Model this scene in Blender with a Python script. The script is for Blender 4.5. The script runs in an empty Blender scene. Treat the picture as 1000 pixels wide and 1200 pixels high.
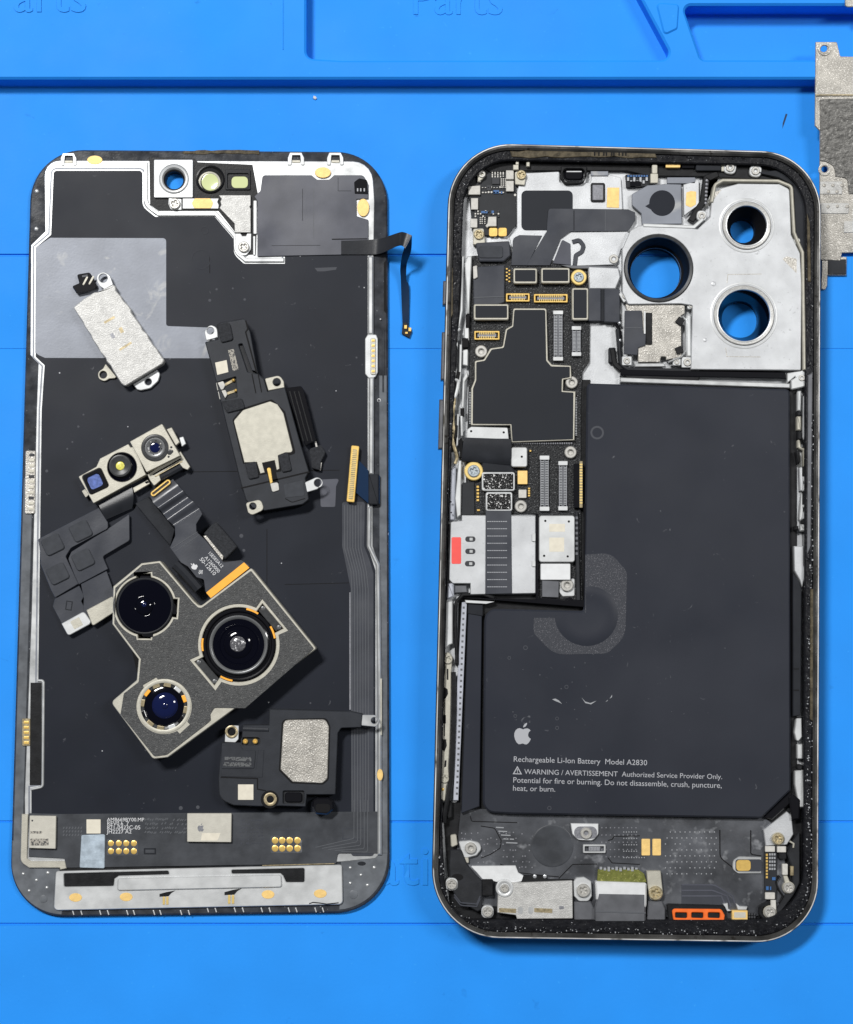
import bpy, math, random
from mathutils import Vector, Matrix
from mathutils.geometry import tessellate_polygon

random.seed(7)
scene = bpy.context.scene
COL = scene.collection
MM = 0.001

# ------------------------------------------------------------------ camera
DIST = 400.0                      # mm from the lens to the mat at the middle of the view
VIEW_H = 210.0                    # mm of mat that fill the height of the view
TILT = math.radians(4.0)
CAM = Vector((0.0, -DIST * math.sin(TILT), DIST * math.cos(TILT)))
cd = bpy.data.cameras.new('camera')
cam = bpy.data.objects.new('camera', cd)
COL.objects.link(cam)
cam.location = CAM * MM
cam.rotation_euler = (TILT, 0, 0)
cd.sensor_fit = 'VERTICAL'
cd.sensor_height = 24.0
cd.lens = 24.0 * DIST / VIEW_H
cd.clip_start = 0.005
cd.clip_end = 20.0
scene.camera = cam
scene.render.resolution_x = 853
scene.render.resolution_y = 1024

# ------------------------------------------------------------------ room light (white ceiling with LED panels)
w = bpy.data.worlds.new('World')
scene.world = w
w.use_nodes = True
w.node_tree.nodes['Background'].inputs[0].default_value = (0.90, 0.95, 1.0, 1)
w.node_tree.nodes['Background'].inputs[1].default_value = 0.08


def panel(name, loc, size, power, col):
    ld = bpy.data.lights.new(name, 'AREA')
    ld.shape = 'RECTANGLE'
    ld.size, ld.size_y = size
    ld.energy = power
    ld.color = col
    o = bpy.data.objects.new(name, ld)
    COL.objects.link(o)
    o.location = loc
    o.rotation_euler = (Vector((0, 0, 0)) - Vector(loc)).to_track_quat('-Z', 'Y').to_euler()
    o['label'] = name.replace('_', ' ') + ' of the workroom'
    o['category'] = 'lamp'
    return o


panel('ceiling_panel_lamp', (-0.55, 0.75, 1.5), (0.42, 0.18), 32.0, (1.0, 0.985, 0.96))
panel('ceiling_tube_lamp', (0.85, 0.35, 1.35), (0.16, 0.5), 9.0, (1.0, 0.99, 0.97))
scene.view_settings.view_transform = 'Standard'
scene.view_settings.look = 'None'
scene.view_settings.exposure = 0.0
scene.view_settings.gamma = 1.0

# ------------------------------------------------------------------ helpers
KX = VIEW_H / 1200.0 / DIST
CT, ST = math.cos(TILT), math.sin(TILT)


def at(px, py, z):
    """point (mm) at height z that the photograph shows at px, py"""
    dx, dy = (px - 500) * KX, (600 - py) * KX
    d = Vector((dx, dy * CT + ST, dy * ST - CT))
    k = (z - CAM.z) / d.z
    return Vector((CAM.x + d.x * k, CAM.y + d.y * k, z))


class Fr:
    """a zoomed view of the photograph: left, top, enlargement"""
    def __init__(s, x0, y0, k=1.0):
        s.x0, s.y0, s.k = x0, y0, k

    def __call__(s, x, y):
        return (s.x0 + x / s.k, s.y0 + y / s.k)


T = Fr(0, 0, 1)


def rect(x0, y0, x1, y1, r=0):
    return [(x0, y0, r), (x1, y0, r), (x1, y1, r), (x0, y1, r)]


def orect(cx, cy, w_, h_, deg, r=0):
    a = math.radians(deg)
    c, s = math.cos(a), math.sin(a)
    return [(cx + x * c - y * s, cy + x * s + y * c, r) for x, y in
            ((-w_ / 2, -h_ / 2), (w_ / 2, -h_ / 2), (w_ / 2, h_ / 2), (-w_ / 2, h_ / 2))]


def circ(cx, cy, r, n=28, ry=None):
    ry = ry or r
    return [(cx + r * math.cos(2 * math.pi * i / n), cy + ry * math.sin(2 * math.pi * i / n)) for i in range(n)]


def polar(cx, cy, r0, tabs, n=60):
    """circle with straight-sided tabs (deg0, deg1, radius), degrees clockwise from +x as in the picture"""
    out = []
    for i in range(n):
        a = 360.0 * i / n
        if any(t0 <= a <= t1 or t0 <= a - 360 <= t1 or t0 <= a + 360 <= t1 for t0, t1, _ in tabs):
            continue
        out.append((a % 360, r0))
    for t0, t1, r in tabs:
        out += [(t0 % 360, r), (t1 % 360, r)]
        out += [((t0 - 2) % 360, r0), ((t1 + 2) % 360, r0)]
    out.sort()
    return [(cx + r * math.cos(math.radians(a)), cy + r * math.sin(math.radians(a))) for a, r in out]


def rounded(pts, r, seg=5):
    out = []
    n = len(pts)
    for i in range(n):
        p = pts[i]
        rr = p[2] if len(p) > 2 else r
        P = Vector(p[:2])
        if rr <= 0:
            out.append(P)
            continue
        A, B = Vector(pts[i - 1][:2]), Vector(pts[(i + 1) % n][:2])
        da, db = A - P, B - P
        la, lb = da.length, db.length
        if la < 1e-6 or lb < 1e-6:
            out.append(P)
            continue
        da, db = da / la, db / lb
        ang = da.angle(db)
        if ang > 3.0:
            out.append(P)
            continue
        t = min(rr / math.tan(ang / 2), 0.48 * la, 0.48 * lb)
        rad = t * math.tan(ang / 2)
        c = P + (da + db).normalized() * (rad / math.sin(ang / 2))
        s0, s1 = P + da * t - c, P + db * t - c
        tot = s0.angle_signed(s1)
        for k in range(seg + 1):
            a = -tot * k / seg
            out.append(c + Vector((s0.x * math.cos(a) - s0.y * math.sin(a), s0.x * math.sin(a) + s0.y * math.cos(a))))
    res = []
    for p in out:
        if not res or (p - res[-1]).length > 1e-5:
            res.append(p)
    if (res[0] - res[-1]).length < 1e-5:
        res.pop()
    return res


def area2(l):
    return sum(l[i - 1].x * l[i].y - l[i].x * l[i - 1].y for i in range(len(l)))


def inset(loop, b):
    """move every vertex b to the left of the walking direction"""
    n = len(loop)
    out = []
    for i in range(n):
        e1 = loop[i] - loop[i - 1]
        e2 = loop[(i + 1) % n] - loop[i]
        if e1.length < 1e-9 or e2.length < 1e-9:
            out.append(loop[i].copy())
            continue
        e1.normalize()
        e2.normalize()
        n1, n2 = Vector((-e1.y, e1.x)), Vector((-e2.y, e2.x))
        m = n1 + n2
        d = max(1 + n1.dot(n2), 0.35)
        out.append(loop[i] + m * (b / d))
    return out


MATS = {}
OFF = {}


def link(name, me, parent, off=None):
    o = bpy.data.objects.new(name, me)
    COL.objects.link(o)
    if parent is not None:
        o.parent = parent
        OFF[o.name] = OFF[parent.name]
    else:
        OFF[o.name] = off or Vector((0, 0, 0))
    return o


def mk(name, parent, verts, faces, mat, smooth=True, kind=None, angle=34):
    off = OFF[parent.name] if parent is not None else Vector((0, 0, 0))
    me = bpy.data.meshes.new(name)
    me.from_pydata([(Vector(v) - off) * MM for v in verts], [], faces)
    me.materials.append(MATS[mat])
    if smooth:
        me.shade_smooth()
        me.set_sharp_from_angle(angle=math.radians(angle))
    me.update()
    o = link(name, me, parent)
    if kind:
        o['kind'] = kind
    return o


def thing(name, label, cat, x, y, z, group=None):
    o = bpy.data.objects.new(name, None)
    o.empty_display_size = 0.002
    COL.objects.link(o)
    p = at(x, y, z)
    o.location = p * MM
    OFF[o.name] = p
    o['label'] = label
    o['category'] = cat
    if group:
        o['group'] = group
    return o


def prism_data(loops, z0, z1, bev, V, F):
    """loops: list of 2d world loops (first outer, others holes)"""
    ls = []
    for k, l in enumerate(loops):
        a = area2(l)
        if (k == 0 and a < 0) or (k > 0 and a > 0):
            l = list(reversed(l))
        ls.append(l)
    base = len(V)
    levels = [(z0, 0.0)]
    if bev > 0:
        levels += [(z1 - bev, 0.0), (z1, bev)]
    else:
        levels += [(z1, 0.0)]
    starts = []
    for l in ls:
        st = []
        for z, b in levels:
            st.append(len(V))
            ll = inset(l, b) if b else l
            V.extend((p.x, p.y, z) for p in ll)
        n = len(l)
        for q in range(len(levels) - 1):
            a0, a1 = st[q], st[q + 1]
            for i in range(n):
                j = (i + 1) % n
                F.append((a0 + i, a0 + j, a1 + j, a1 + i))
        starts.append(st)
    for top in (True, False):
        if len(ls) == 1:
            s = starts[0][-1 if top else 0]
            idx = list(range(s, s + len(ls[0])))
            F.append(tuple(idx if top else reversed(idx)))
        else:
            flat, lp = [], []
            for l, st in zip(ls, starts):
                s = st[-1 if top else 0]
                flat += list(range(s, s + len(l)))
                lp.append([Vector((V[i][0], V[i][1], 0)) for i in range(s, s + len(l))])
            for t in tessellate_polygon(lp):
                a, b, c = (flat[q] for q in t)
                A, B, Cc = (Vector(V[q][:2]) for q in (a, b, c))
                cr = (B - A).cross(Cc - A)
                if (cr < 0) == top:
                    a, c = c, a
                F.append((a, b, c))


def wloop(fr, pts, z, r=0, seg=5):
    pp = []
    for p in pts:
        x, y = fr(p[0], p[1])
        rr = (p[2] if len(p) > 2 and p[2] else r) / fr.k
        pp.append((x, y, rr))
    return [Vector(at(q.x, q.y, z)[:2]) for q in rounded(pp, 0, seg)]


def prism(parent, name, fr, pts, z0, z1, mat, r=0, bev=0.05, holes=(), seg=5, kind=None):
    loops = [wloop(fr, pts, z1, r, seg)] + [wloop(fr, h, z1, 0, seg) for h in holes]
    V, F = [], []
    prism_data(loops, z0, z1, min(bev, (z1 - z0) * 0.6), V, F)
    return mk(name, parent, V, F, mat, kind=kind)


def prisms(parent, name, fr, plist, z0, z1, mat, bev=0.0, kind='stuff'):
    V, F = [], []
    for pts in plist:
        prism_data([wloop(fr, pts, z1)], z0, z1, bev, V, F)
    return mk(name, parent, V, F, mat, kind=kind)


def ring(parent, name, fr, pts, o0, o1, z0, z1, mat, bev=0.05, seg=12, zref=None, rad_in=None):
    """band between the outline inset by o0 mm and by o1 mm"""
    l = wloop(fr, pts, zref if zref is not None else z1, 0, seg)
    if area2(l) < 0:
        l.reverse()
    V, F = [], []
    prism_data([inset(l, o0) if o0 else l, inset(l, o1)], z0, z1, bev, V, F)
    return mk(name, parent, V, F, mat)


def strip_pts(path, wd, closed=False):
    """open path (x, y[, r]) -> outline of a band wd wide"""
    pp = path
    if any(len(p) > 2 and p[2] for p in path):
        a = [(2 * path[0][0] - path[1][0], 2 * path[0][1] - path[1][1], 0)]
        z = [(2 * path[-1][0] - path[-2][0], 2 * path[-1][1] - path[-2][1], 0)]
        q = rounded([(p[0], p[1], p[2] if len(p) > 2 else 0) for p in path[1:-1]] and
                    [(path[0][0], path[0][1], 0)] + [(p[0], p[1], p[2] if len(p) > 2 else 0) for p in path[1:-1]] + [(path[-1][0], path[-1][1], 0)], 0, 5)
        pp = [(v.x, v.y) for v in q]
    P = [Vector(p[:2]) for p in pp]
    L, R = [], []
    for i, p in enumerate(P):
        e1 = (P[i] - P[i - 1]).normalized() if i > 0 else (P[1] - P[0]).normalized()
        e2 = (P[i + 1] - P[i]).normalized() if i < len(P) - 1 else e1
        n1, n2 = Vector((-e1.y, e1.x)), Vector((-e2.y, e2.x))
        m = (n1 + n2) / max(1 + n1.dot(n2), 0.4)
        L.append(p + m * wd / 2)
        R.append(p - m * wd / 2)
    return [(v.x, v.y) for v in L] + [(v.x, v.y) for v in reversed(R)]


def strip(parent, name, fr, path, wd, z0, z1, mat, bev=0.05, kind=None):
    return prism(parent, name, fr, strip_pts(path, wd), z0, z1, mat, 0, bev, kind=kind)


def pxmm(fr, x, y, z):
    X, Y = fr(x, y)
    return (at(X + 1, Y, z) - at(X, Y, z)).length / fr.k


def lathe(parent, name, fr, cx, cy, prof, mat, n=48, zref=None, kind=None, shift=None):
    """prof: (radius in frame units, z mm) from the outside inwards; rings turn about a vertical axis"""
    zr = zref if zref is not None else max(z for _, z in prof)
    c = at(*fr(cx, cy), zr)
    s = pxmm(fr, cx, cy, zr)
    V, F = [], []
    for r, z in prof:
        if r <= 0:
            V.append((c.x, c.y, z))
        else:
            for i in range(n):
                a = 2 * math.pi * i / n
                V.append((c.x + r * s * math.cos(a), c.y + r * s * math.sin(a), z))
    i0 = 0
    for k in range(len(prof) - 1):
        na = n if prof[k][0] > 0 else 1
        nb = n if prof[k + 1][0] > 0 else 1
        i1 = i0 + na
        for i in range(n):
            j = (i + 1) % n
            if na > 1 and nb > 1:
                F.append((i0 + i, i0 + j, i1 + j, i1 + i))
            elif nb == 1 and na > 1:
                F.append((i0 + i, i0 + j, i1))
            elif na == 1 and nb > 1:
                F.append((i0, i1 + j, i1 + i))
        i0 = i1
    return mk(name, parent, V, F, mat, kind=kind, angle=40)


def dome(r0, z0, h, k=6):
    """profile of a spherical cap from r0 at z0 up to h above"""
    return [(r0 * math.cos(math.pi / 2 * i / k), z0 + h * math.sin(math.pi / 2 * i / k)) for i in range(k)] + [(0, z0 + h)]


def catmull(P, sub=5):
    out = []
    n = len(P)
    for i in range(n - 1):
        p0, p1, p2, p3 = P[max(i - 1, 0)], P[i], P[i + 1], P[min(i + 2, n - 1)]
        for k in range(sub):
            t = k / sub
            out.append(0.5 * ((2 * p1) + (p2 - p0) * t + (2 * p0 - 5 * p1 + 4 * p2 - p3) * t * t + (3 * p1 - p0 - 3 * p2 + p3) * t ** 3))
    out.append(P[-1])
    return out


def sheet(parent, name, fr, L, R, mat, th=0.12, sub=5):
    """bent ribbon between a left and a right edge given as (x, y, z)"""
    A = catmull([at(*fr(x, y), z) for x, y, z in L], sub)
    B = catmull([at(*fr(x, y), z) for x, y, z in R], sub)
    n = len(A)
    V, F = [], []
    dn = Vector((0, 0, -th))
    for i in range(n):
        t = (A[min(i + 1, n - 1)] - A[max(i - 1, 0)])
        nn = t.cross(B[i] - A[i])
        nn = nn.normalized() if nn.length > 1e-9 else Vector((0, 0, 1))
        if nn.z < 0:
            nn = -nn
        dn = -nn * th
        V += [A[i], B[i], B[i] + dn, A[i] + dn]
    for i in range(n - 1):
        a, b = 4 * i, 4 * i + 4
        for q in range(4):
            r = (q + 1) % 4
            F.append((a + q, a + r, b + r, b + q))
    F.append((0, 3, 2, 1))
    F.append((4 * n - 4, 4 * n - 3, 4 * n - 2, 4 * n - 1))
    o = mk(name, parent, V, F, mat, angle=50)
    return o


def tube(parent, name, fr, path, rad, mat, n=8, sub=4, kind=None):
    P = catmull([at(*fr(x, y), z) for x, y, z in path], sub)
    V, F = [], []
    for i, p in enumerate(P):
        t = (P[min(i + 1, len(P) - 1)] - P[max(i - 1, 0)]).normalized()
        u = t.cross(Vector((0, 0, 1)))
        u = u.normalized() if u.length > 1e-6 else Vector((1, 0, 0))
        v = u.cross(t)
        for k in range(n):
            a = 2 * math.pi * k / n
            V.append(p + u * rad * math.cos(a) + v * rad * math.sin(a))
    for i in range(len(P) - 1):
        for k in range(n):
            j = (k + 1) % n
            F.append((i * n + k, i * n + j, i * n + n + j, i * n + n + k))
    F.append(tuple(range(n - 1, -1, -1)))
    F.append(tuple(range((len(P) - 1) * n, len(P) * n)))
    return mk(name, parent, V, F, mat, kind=kind)


UNIT = {}


def unit_mesh(kind, mat):
    key = (kind, mat)
    if key in UNIT:
        return UNIT[key]
    V, F = [], []
    C = [Vector(p[:2]) for p in circ(0, 0, 1, 24)]
    if kind == 'screw':
        a, b = 0.17, 0.55
        plus = [(-a, -b), (a, -b), (a, -a), (b, -a), (b, a), (a, a), (a, b), (-a, b), (-a, a), (-b, a), (-b, -a), (-a, -a)]
        prism_data([C, [Vector(p) for p in plus]], 0, 0.45, 0.14, V, F)
        n = len(V)
        V += [(p[0] * 1.02, p[1] * 1.02, 0.12) for p in plus]
        F.append(tuple(range(n, n + 12)))
    elif kind == 'standoff':
        prism_data([C, [Vector(p[:2]) for p in circ(0, 0, 0.42, 18)]], 0, 0.5, 0.12, V, F)
        n = len(V)
        V += [(p[0], p[1], 0.04) for p in circ(0, 0, 0.5, 18)]
        F.append(tuple(range(n, n + 18)))
    elif kind == 'bump':
        for r, z in ((1, 0), (0.85, 0.25), (0.5, 0.45)):
            V += [(r * p[0], r * p[1], z) for p in circ(0, 0, 1, 14)]
        for q in range(2):
            for i in range(14):
                j = (i + 1) % 14
                F.append((q * 14 + i, q * 14 + j, q * 14 + 14 + j, q * 14 + 14 + i))
        F.append(tuple(range(28, 42)))
    elif kind == 'box':
        prism_data([[Vector(p) for p in ((-.5, -.5), (.5, -.5), (.5, .5), (-.5, .5))]], 0, 1.0, 0.1, V, F)
    elif kind == 'pad':
        prism_data([rounded([(-.5, -.5, .3), (.5, -.5, .3), (.5, .5, .3), (-.5, .5, .3)], 0, 4)], 0, 1.0, 0.12, V, F)
    me = bpy.data.meshes.new(kind)
    me.from_pydata([Vector(v) * MM for v in V], [], F)
    me.materials.append(MATS[mat])
    me.shade_smooth()
    me.set_sharp_from_angle(angle=math.radians(34))
    UNIT[key] = me
    return me


def put(parent, name, kind, fr, x, y, z, mat, r=None, wh=None, hz=None, deg=0):
    """a small shared-mesh piece: r = radius, or wh = width and height, in frame units; z = its underside"""
    o = link(name, unit_mesh(kind, mat), parent)
    zt = z + (hz or 0.2)
    p = at(*fr(x, y), zt)
    p.z = z
    o.location = (p - OFF[parent.name]) * MM
    s = pxmm(fr, x, y, z)
    if r:
        o.scale = (r * s, r * s, r * s if hz is None else hz / 0.45)
    else:
        o.scale = (wh[0] * s, wh[1] * s, hz or 0.2)
    o.rotation_euler = (0, 0, -math.radians(deg))
    return o


def screw(parent, fr, x, y, r, z, mat='screw_steel', deg=20, name='screw'):
    return put(parent, name, 'screw', fr, x, y, z, mat, r=r, deg=deg)


def standoff(parent, fr, x, y, r, z, mat='screw_steel', name='standoff'):
    return put(parent, name, 'standoff', fr, x, y, z, mat, r=r)


def text(parent, name, fr, x, y, s, mat, z, width=None, size=None, deg=0, th=0.02):
    """flat print; x, y = left end of the base line; width or size in frame units"""
    cu = bpy.data.curves.new(name, 'FONT')
    cu.body = s
    cu.size = 1.0
    cu.resolution_u = 3
    tmp = bpy.data.objects.new('tmp', cu)
    COL.objects.link(tmp)
    dg = bpy.context.evaluated_depsgraph_get()
    me0 = bpy.data.meshes.new_from_object(tmp.evaluated_get(dg))
    bpy.data.objects.remove(tmp)
    vs = [v.co.copy() for v in me0.vertices]
    fs = [tuple(p.vertices) for p in me0.polygons]
    bpy.data.meshes.remove(me0)
    u1 = max(v.x for v in vs)
    k = width / u1 if width else size
    c, sn = math.cos(math.radians(deg)), math.sin(math.radians(deg))
    V = []
    for v in vs:
        a, b = v.x * k, -v.y * k
        V.append(at(*fr(x + a * c - b * sn, y + a * sn + b * c), z + th))
    return mk(name, parent, V, fs, mat, smooth=False)


APPLE = [(0.0, -0.27), (0.10, -0.32), (0.24, -0.34), (0.36, -0.29), (0.42, -0.22), (0.33, -0.14), (0.29, -0.02), (0.30, 0.10),
         (0.37, 0.19), (0.45, 0.24), (0.40, 0.36), (0.32, 0.48), (0.22, 0.56), (0.12, 0.55), (0.0, 0.51), (-0.12, 0.55), (-0.22, 0.56),
         (-0.34, 0.46), (-0.43, 0.30), (-0.48, 0.12), (-0.48, -0.05), (-0.42, -0.20), (-0.32, -0.30), (-0.20, -0.34), (-0.09, -0.31)]
LEAF = [(0.0, -0.38), (0.01, -0.47), (0.07, -0.57), (0.15, -0.63), (0.21, -0.65), (0.20, -0.55), (0.14, -0.45), (0.06, -0.40)]


def emblem(parent, fr, cx, cy, size, z, mat, deg=0):
    c, s = math.cos(math.radians(deg)), math.sin(math.radians(deg))
    lst = [[(cx + size * (x * c - y * s), cy + size * (x * s + y * c)) for x, y in q] for q in (APPLE, LEAF)]
    return prisms(parent, 'apple_emblem', fr, lst, z, z + 0.02, mat, kind=None)


# ------------------------------------------------------------------ materials (all procedural)
def M(name, col, rough=0.5, metal=0.0, var=0.0, vs=900.0, bump=0.0, bs=5000.0, bd=0.00006, speck=None, coat=0.0, rvar=0.0, spec=0.5,
      dust=None, wav=0.0, ws=40.0):
    if spec == 0.5 and max(col) < 0.15 and metal < 0.2 and not coat:
        spec = 0.18
    m = bpy.data.materials.new(name)
    m.use_nodes = True
    nt = m.node_tree
    N, Lk = nt.nodes, nt.links
    b = N['Principled BSDF']
    b.inputs['Base Color'].default_value = (*col, 1)
    b.inputs['Roughness'].default_value = rough
    b.inputs['Metallic'].default_value = metal
    b.inputs['Specular IOR Level'].default_value = spec
    if coat:
        b.inputs['Coat Weight'].default_value = coat
        b.inputs['Coat Roughness'].default_value = 0.08
    tc = N.new('ShaderNodeTexCoord')
    colsock = None

    def noise(scale, detail=3.0, dist=0.0):
        t = N.new('ShaderNodeTexNoise')
        t.inputs['Scale'].default_value = scale
        t.inputs['Detail'].default_value = detail
        t.inputs['Distortion'].default_value = dist
        Lk.new(tc.outputs['Object'], t.inputs['Vector'])
        return t.outputs['Fac']

    def ramp(src, lo, hi):
        r = N.new('ShaderNodeMapRange')
        r.inputs['From Min'].default_value = lo
        r.inputs['From Max'].default_value = hi
        Lk.new(src, r.inputs['Value'])
        return r.outputs['Result']

    def mix(fac, a, bcol):
        x = N.new('ShaderNodeMix')
        x.data_type = 'RGBA'
        Lk.new(fac, x.inputs['Factor'])
        if isinstance(a, tuple):
            x.inputs['A'].default_value = (*a, 1)
        else:
            Lk.new(a, x.inputs['A'])
        x.inputs['B'].default_value = (*bcol, 1)
        return x.outputs['Result']

    if var:
        f = ramp(noise(vs, 5), 0.32, 0.68)
        colsock = mix(f, tuple(c * (1 - var) for c in col), tuple(min(c * (1 + var), 1.0) for c in col))
    for sp in ([speck] if speck else []) + ([dust] if dust else []):
        scol, lo, hi, sc = sp
        f = ramp(noise(sc, 2.0) if sp is speck else noise(sc, 8.0, 1.6), lo, hi)
        colsock = mix(f, colsock if colsock is not None else tuple(col), scol)
    if colsock is not None:
        Lk.new(colsock, b.inputs['Base Color'])
    if rvar:
        r = N.new('ShaderNodeMapRange')
        r.inputs['From Min'].default_value = 0.3
        r.inputs['From Max'].default_value = 0.7
        r.inputs['To Min'].default_value = max(rough - rvar, 0.02)
        r.inputs['To Max'].default_value = min(rough + rvar, 1)
        Lk.new(noise(vs * 0.6, 4), r.inputs['Value'])
        Lk.new(r.outputs['Result'], b.inputs['Roughness'])
    if bump:
        bn = N.new('ShaderNodeBump')
        bn.inputs['Strength'].default_value = bump
        bn.inputs['Distance'].default_value = bd
        Lk.new(noise(bs, 2.0), bn.inputs['Height'])
        Lk.new(bn.outputs['Normal'], b.inputs['Normal'])
        if wav:
            b2 = N.new('ShaderNodeBump')
            b2.inputs['Strength'].default_value = 1.0
            b2.inputs['Distance'].default_value = wav
            Lk.new(noise(ws, 2.0), b2.inputs['Height'])
            Lk.new(b2.outputs['Normal'], bn.inputs['Normal'])
    MATS[name] = m
    return m


M('mat_blue', (0.017, 0.258, 0.82), 0.6, var=0.04, vs=60, bump=0.22, bs=1500, rvar=0.1, spec=0.18, wav=0.0005, ws=25, speck=((0.03, 0.31, 0.86), 0.70, 0.80, 1100), dust=((0.012, 0.20, 0.66), 0.70, 0.80, 300))
M('ink_dark', (0.02, 0.04, 0.09), 0.6)
M('glass_rim', (0.038, 0.041, 0.048), 0.24, spec=0.5, var=0.35, vs=500, bump=0.25, bs=2500, speck=((0.32, 0.34, 0.36), 0.70, 0.78, 1500), rvar=0.15)
M('rim_plastic', (0.115, 0.125, 0.14), 0.42, var=0.25, vs=350, bump=0.2, bs=2500, rvar=0.15)
M('steel', (0.56, 0.575, 0.585), 0.46, 0.42, var=0.08, vs=400, bump=0.12, bs=4000, rvar=0.1)
M('steel_bright', (0.54, 0.555, 0.565), 0.36, 0.55, var=0.06, vs=500, rvar=0.1)
M('steel_rough', (0.46, 0.46, 0.45), 0.52, 0.35, var=0.12, vs=700, bump=0.7, bs=4200, bd=0.00009, speck=((0.70, 0.70, 0.69), 0.60, 0.70, 5200))
M('steel_cream', (0.45, 0.435, 0.375), 0.5, 0.35, var=0.08, vs=800, bump=0.35, bs=5200)
M('steel_grain', (0.37, 0.355, 0.325), 0.45, 0.5, var=0.2, vs=350, bump=0.8, bs=3800, bd=0.0001, speck=((0.75, 0.73, 0.69), 0.58, 0.68, 4500))
M('plate_cast', (0.50, 0.515, 0.535), 0.46, 0.45, wav=0.0004, ws=70, var=0.10, vs=260, bump=0.35, bs=5000, speck=((0.40, 0.41, 0.425), 0.66, 0.76, 1500))
M('plate_worn', (0.19, 0.205, 0.24), 0.46, 0.25, var=0.12, vs=160, bump=0.2, bs=2500, dust=((0.42, 0.42, 0.40), 0.58, 0.86, 130))
M('graphite', (0.010, 0.0125, 0.020), 0.46, wav=0.0004, ws=35, var=0.10, vs=90, bump=0.12, bs=6000, dust=((0.12, 0.125, 0.14), 0.70, 0.80, 420), rvar=0.06)
M('graphite_lite', (0.070, 0.074, 0.094), 0.36, wav=0.0006, ws=45, spec=0.4, var=0.14, vs=220, bump=0.12, bs=5000, dust=((0.02, 0.022, 0.028), 0.72, 0.78, 500), rvar=0.08)
M('battery_black', (0.0235, 0.0265, 0.0365), 0.42, wav=0.0007, ws=28, var=0.06, vs=70, bump=0.06, bs=3000, dust=((0.12, 0.125, 0.14), 0.70, 0.80, 380), rvar=0.1)
M('battery_patch', (0.042, 0.045, 0.055), 0.5, bump=0.7, bs=5200, speck=((0.17, 0.17, 0.19), 0.58, 0.72, 5200))
M('black_plastic', (0.020, 0.0215, 0.025), 0.5, var=0.2, vs=500, bump=0.4, bs=5000)
M('black_gloss', (0.006, 0.006, 0.008), 0.15, coat=0.4)
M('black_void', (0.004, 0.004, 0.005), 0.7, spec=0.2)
M('black_rubber', (0.012, 0.0125, 0.014), 0.42, var=0.3, vs=700, bump=0.4, bs=3000)
M('foam', (0.030, 0.032, 0.037), 0.85, bump=1.0, bs=5200, bd=0.00012, var=0.25, vs=2200)
M('speaker_black', (0.028, 0.031, 0.038), 0.46, var=0.12, vs=400, bump=0.3, bs=6500)
M('flex', (0.050, 0.054, 0.066), 0.32, spec=0.35, wav=0.0004, ws=90, var=0.1, vs=250, bump=0.15, bs=2500, rvar=0.08)
M('flex_dark', (0.022, 0.024, 0.029), 0.3, var=0.15, vs=300, bump=0.15, bs=2500)
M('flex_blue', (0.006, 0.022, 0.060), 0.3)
M('flex_trace', (0.10, 0.106, 0.118), 0.35)
M('foam_pad', (0.050, 0.054, 0.063), 0.8, bump=0.5, bs=6500, var=0.1, vs=900)
M('sticker_speck', (0.062, 0.064, 0.066), 0.5, bump=1.0, bs=3600, bd=0.00012, speck=((0.17, 0.17, 0.165), 0.60, 0.72, 4300), var=0.2, vs=1500)
M('adhesive', (0.010, 0.0105, 0.013), 0.3, bump=0.8, bs=1800, bd=0.00012, speck=((0.30, 0.31, 0.33), 0.70, 0.76, 2400), var=0.3, vs=900, rvar=0.12)
M('frame_steel', (0.13, 0.128, 0.125), 0.24, 0.75, var=0.45, vs=220, bump=0.25, bs=2200, speck=((0.06, 0.055, 0.05), 0.63, 0.72, 700), rvar=0.12)
M('edge_highlight', (0.62, 0.62, 0.61), 0.3, 0.35, var=0.45, vs=120, speck=((0.10, 0.095, 0.08), 0.58, 0.70, 260))  # bright base colour stands in for the highlight on the polished rim
M('pcb_speck', (0.016, 0.017, 0.019), 0.4, bump=0.9, bs=3200, bd=0.0002, speck=((0.20, 0.21, 0.22), 0.62, 0.72, 3400))
M('pcb_black', (0.024, 0.026, 0.03), 0.45, var=0.12, vs=300, bump=0.15, bs=4000)
M('flex_floor', (0.085, 0.09, 0.102), 0.3, 0.3, var=0.45, vs=160, bump=0.35, bs=1500, rvar=0.12, speck=((0.26, 0.27, 0.29), 0.60, 0.8, 500), wav=0.0005, ws=120)
M('flex_board', (0.052, 0.056, 0.064), 0.36, var=0.25, vs=260, bump=0.3, bs=2200, rvar=0.1)
M('shield_black', (0.0135, 0.016, 0.022), 0.45, var=0.05, vs=100, bump=0.06, bs=4000, dust=((0.2, 0.2, 0.21), 0.78, 0.82, 700))
M('speck_tape', (0.012, 0.012, 0.013), 0.25, bump=1.0, bs=2600, bd=0.0003, speck=((0.7, 0.7, 0.7), 0.60, 0.66, 2600))
M('gold', (0.86, 0.58, 0.17), 0.34, 0.55, var=0.12, vs=900, bump=0.15, bs=3000)
M('gold_pad', (0.80, 0.55, 0.20), 0.5, 0.2, var=0.1, vs=1200, bump=0.3, bs=4500)
M('gold_ring', (0.88, 0.66, 0.25), 0.35, 0.5)
M('copper_tape', (0.95, 0.42, 0.035), 0.45, var=0.05, vs=900)
M('brass_dirty', (0.36, 0.30, 0.185), 0.4, 0.5, var=0.35, vs=1500)
M('orange_seal', (0.80, 0.145, 0.02), 0.42, var=0.08, vs=900)
M('red_sticker', (0.78, 0.075, 0.065), 0.55, var=0.04, vs=900)
M('screw_steel', (0.58, 0.57, 0.54), 0.35, 0.55, var=0.1, vs=2500)
M('screw_brass', (0.55, 0.47, 0.30), 0.35, 0.6, var=0.35, vs=2500)
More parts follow.
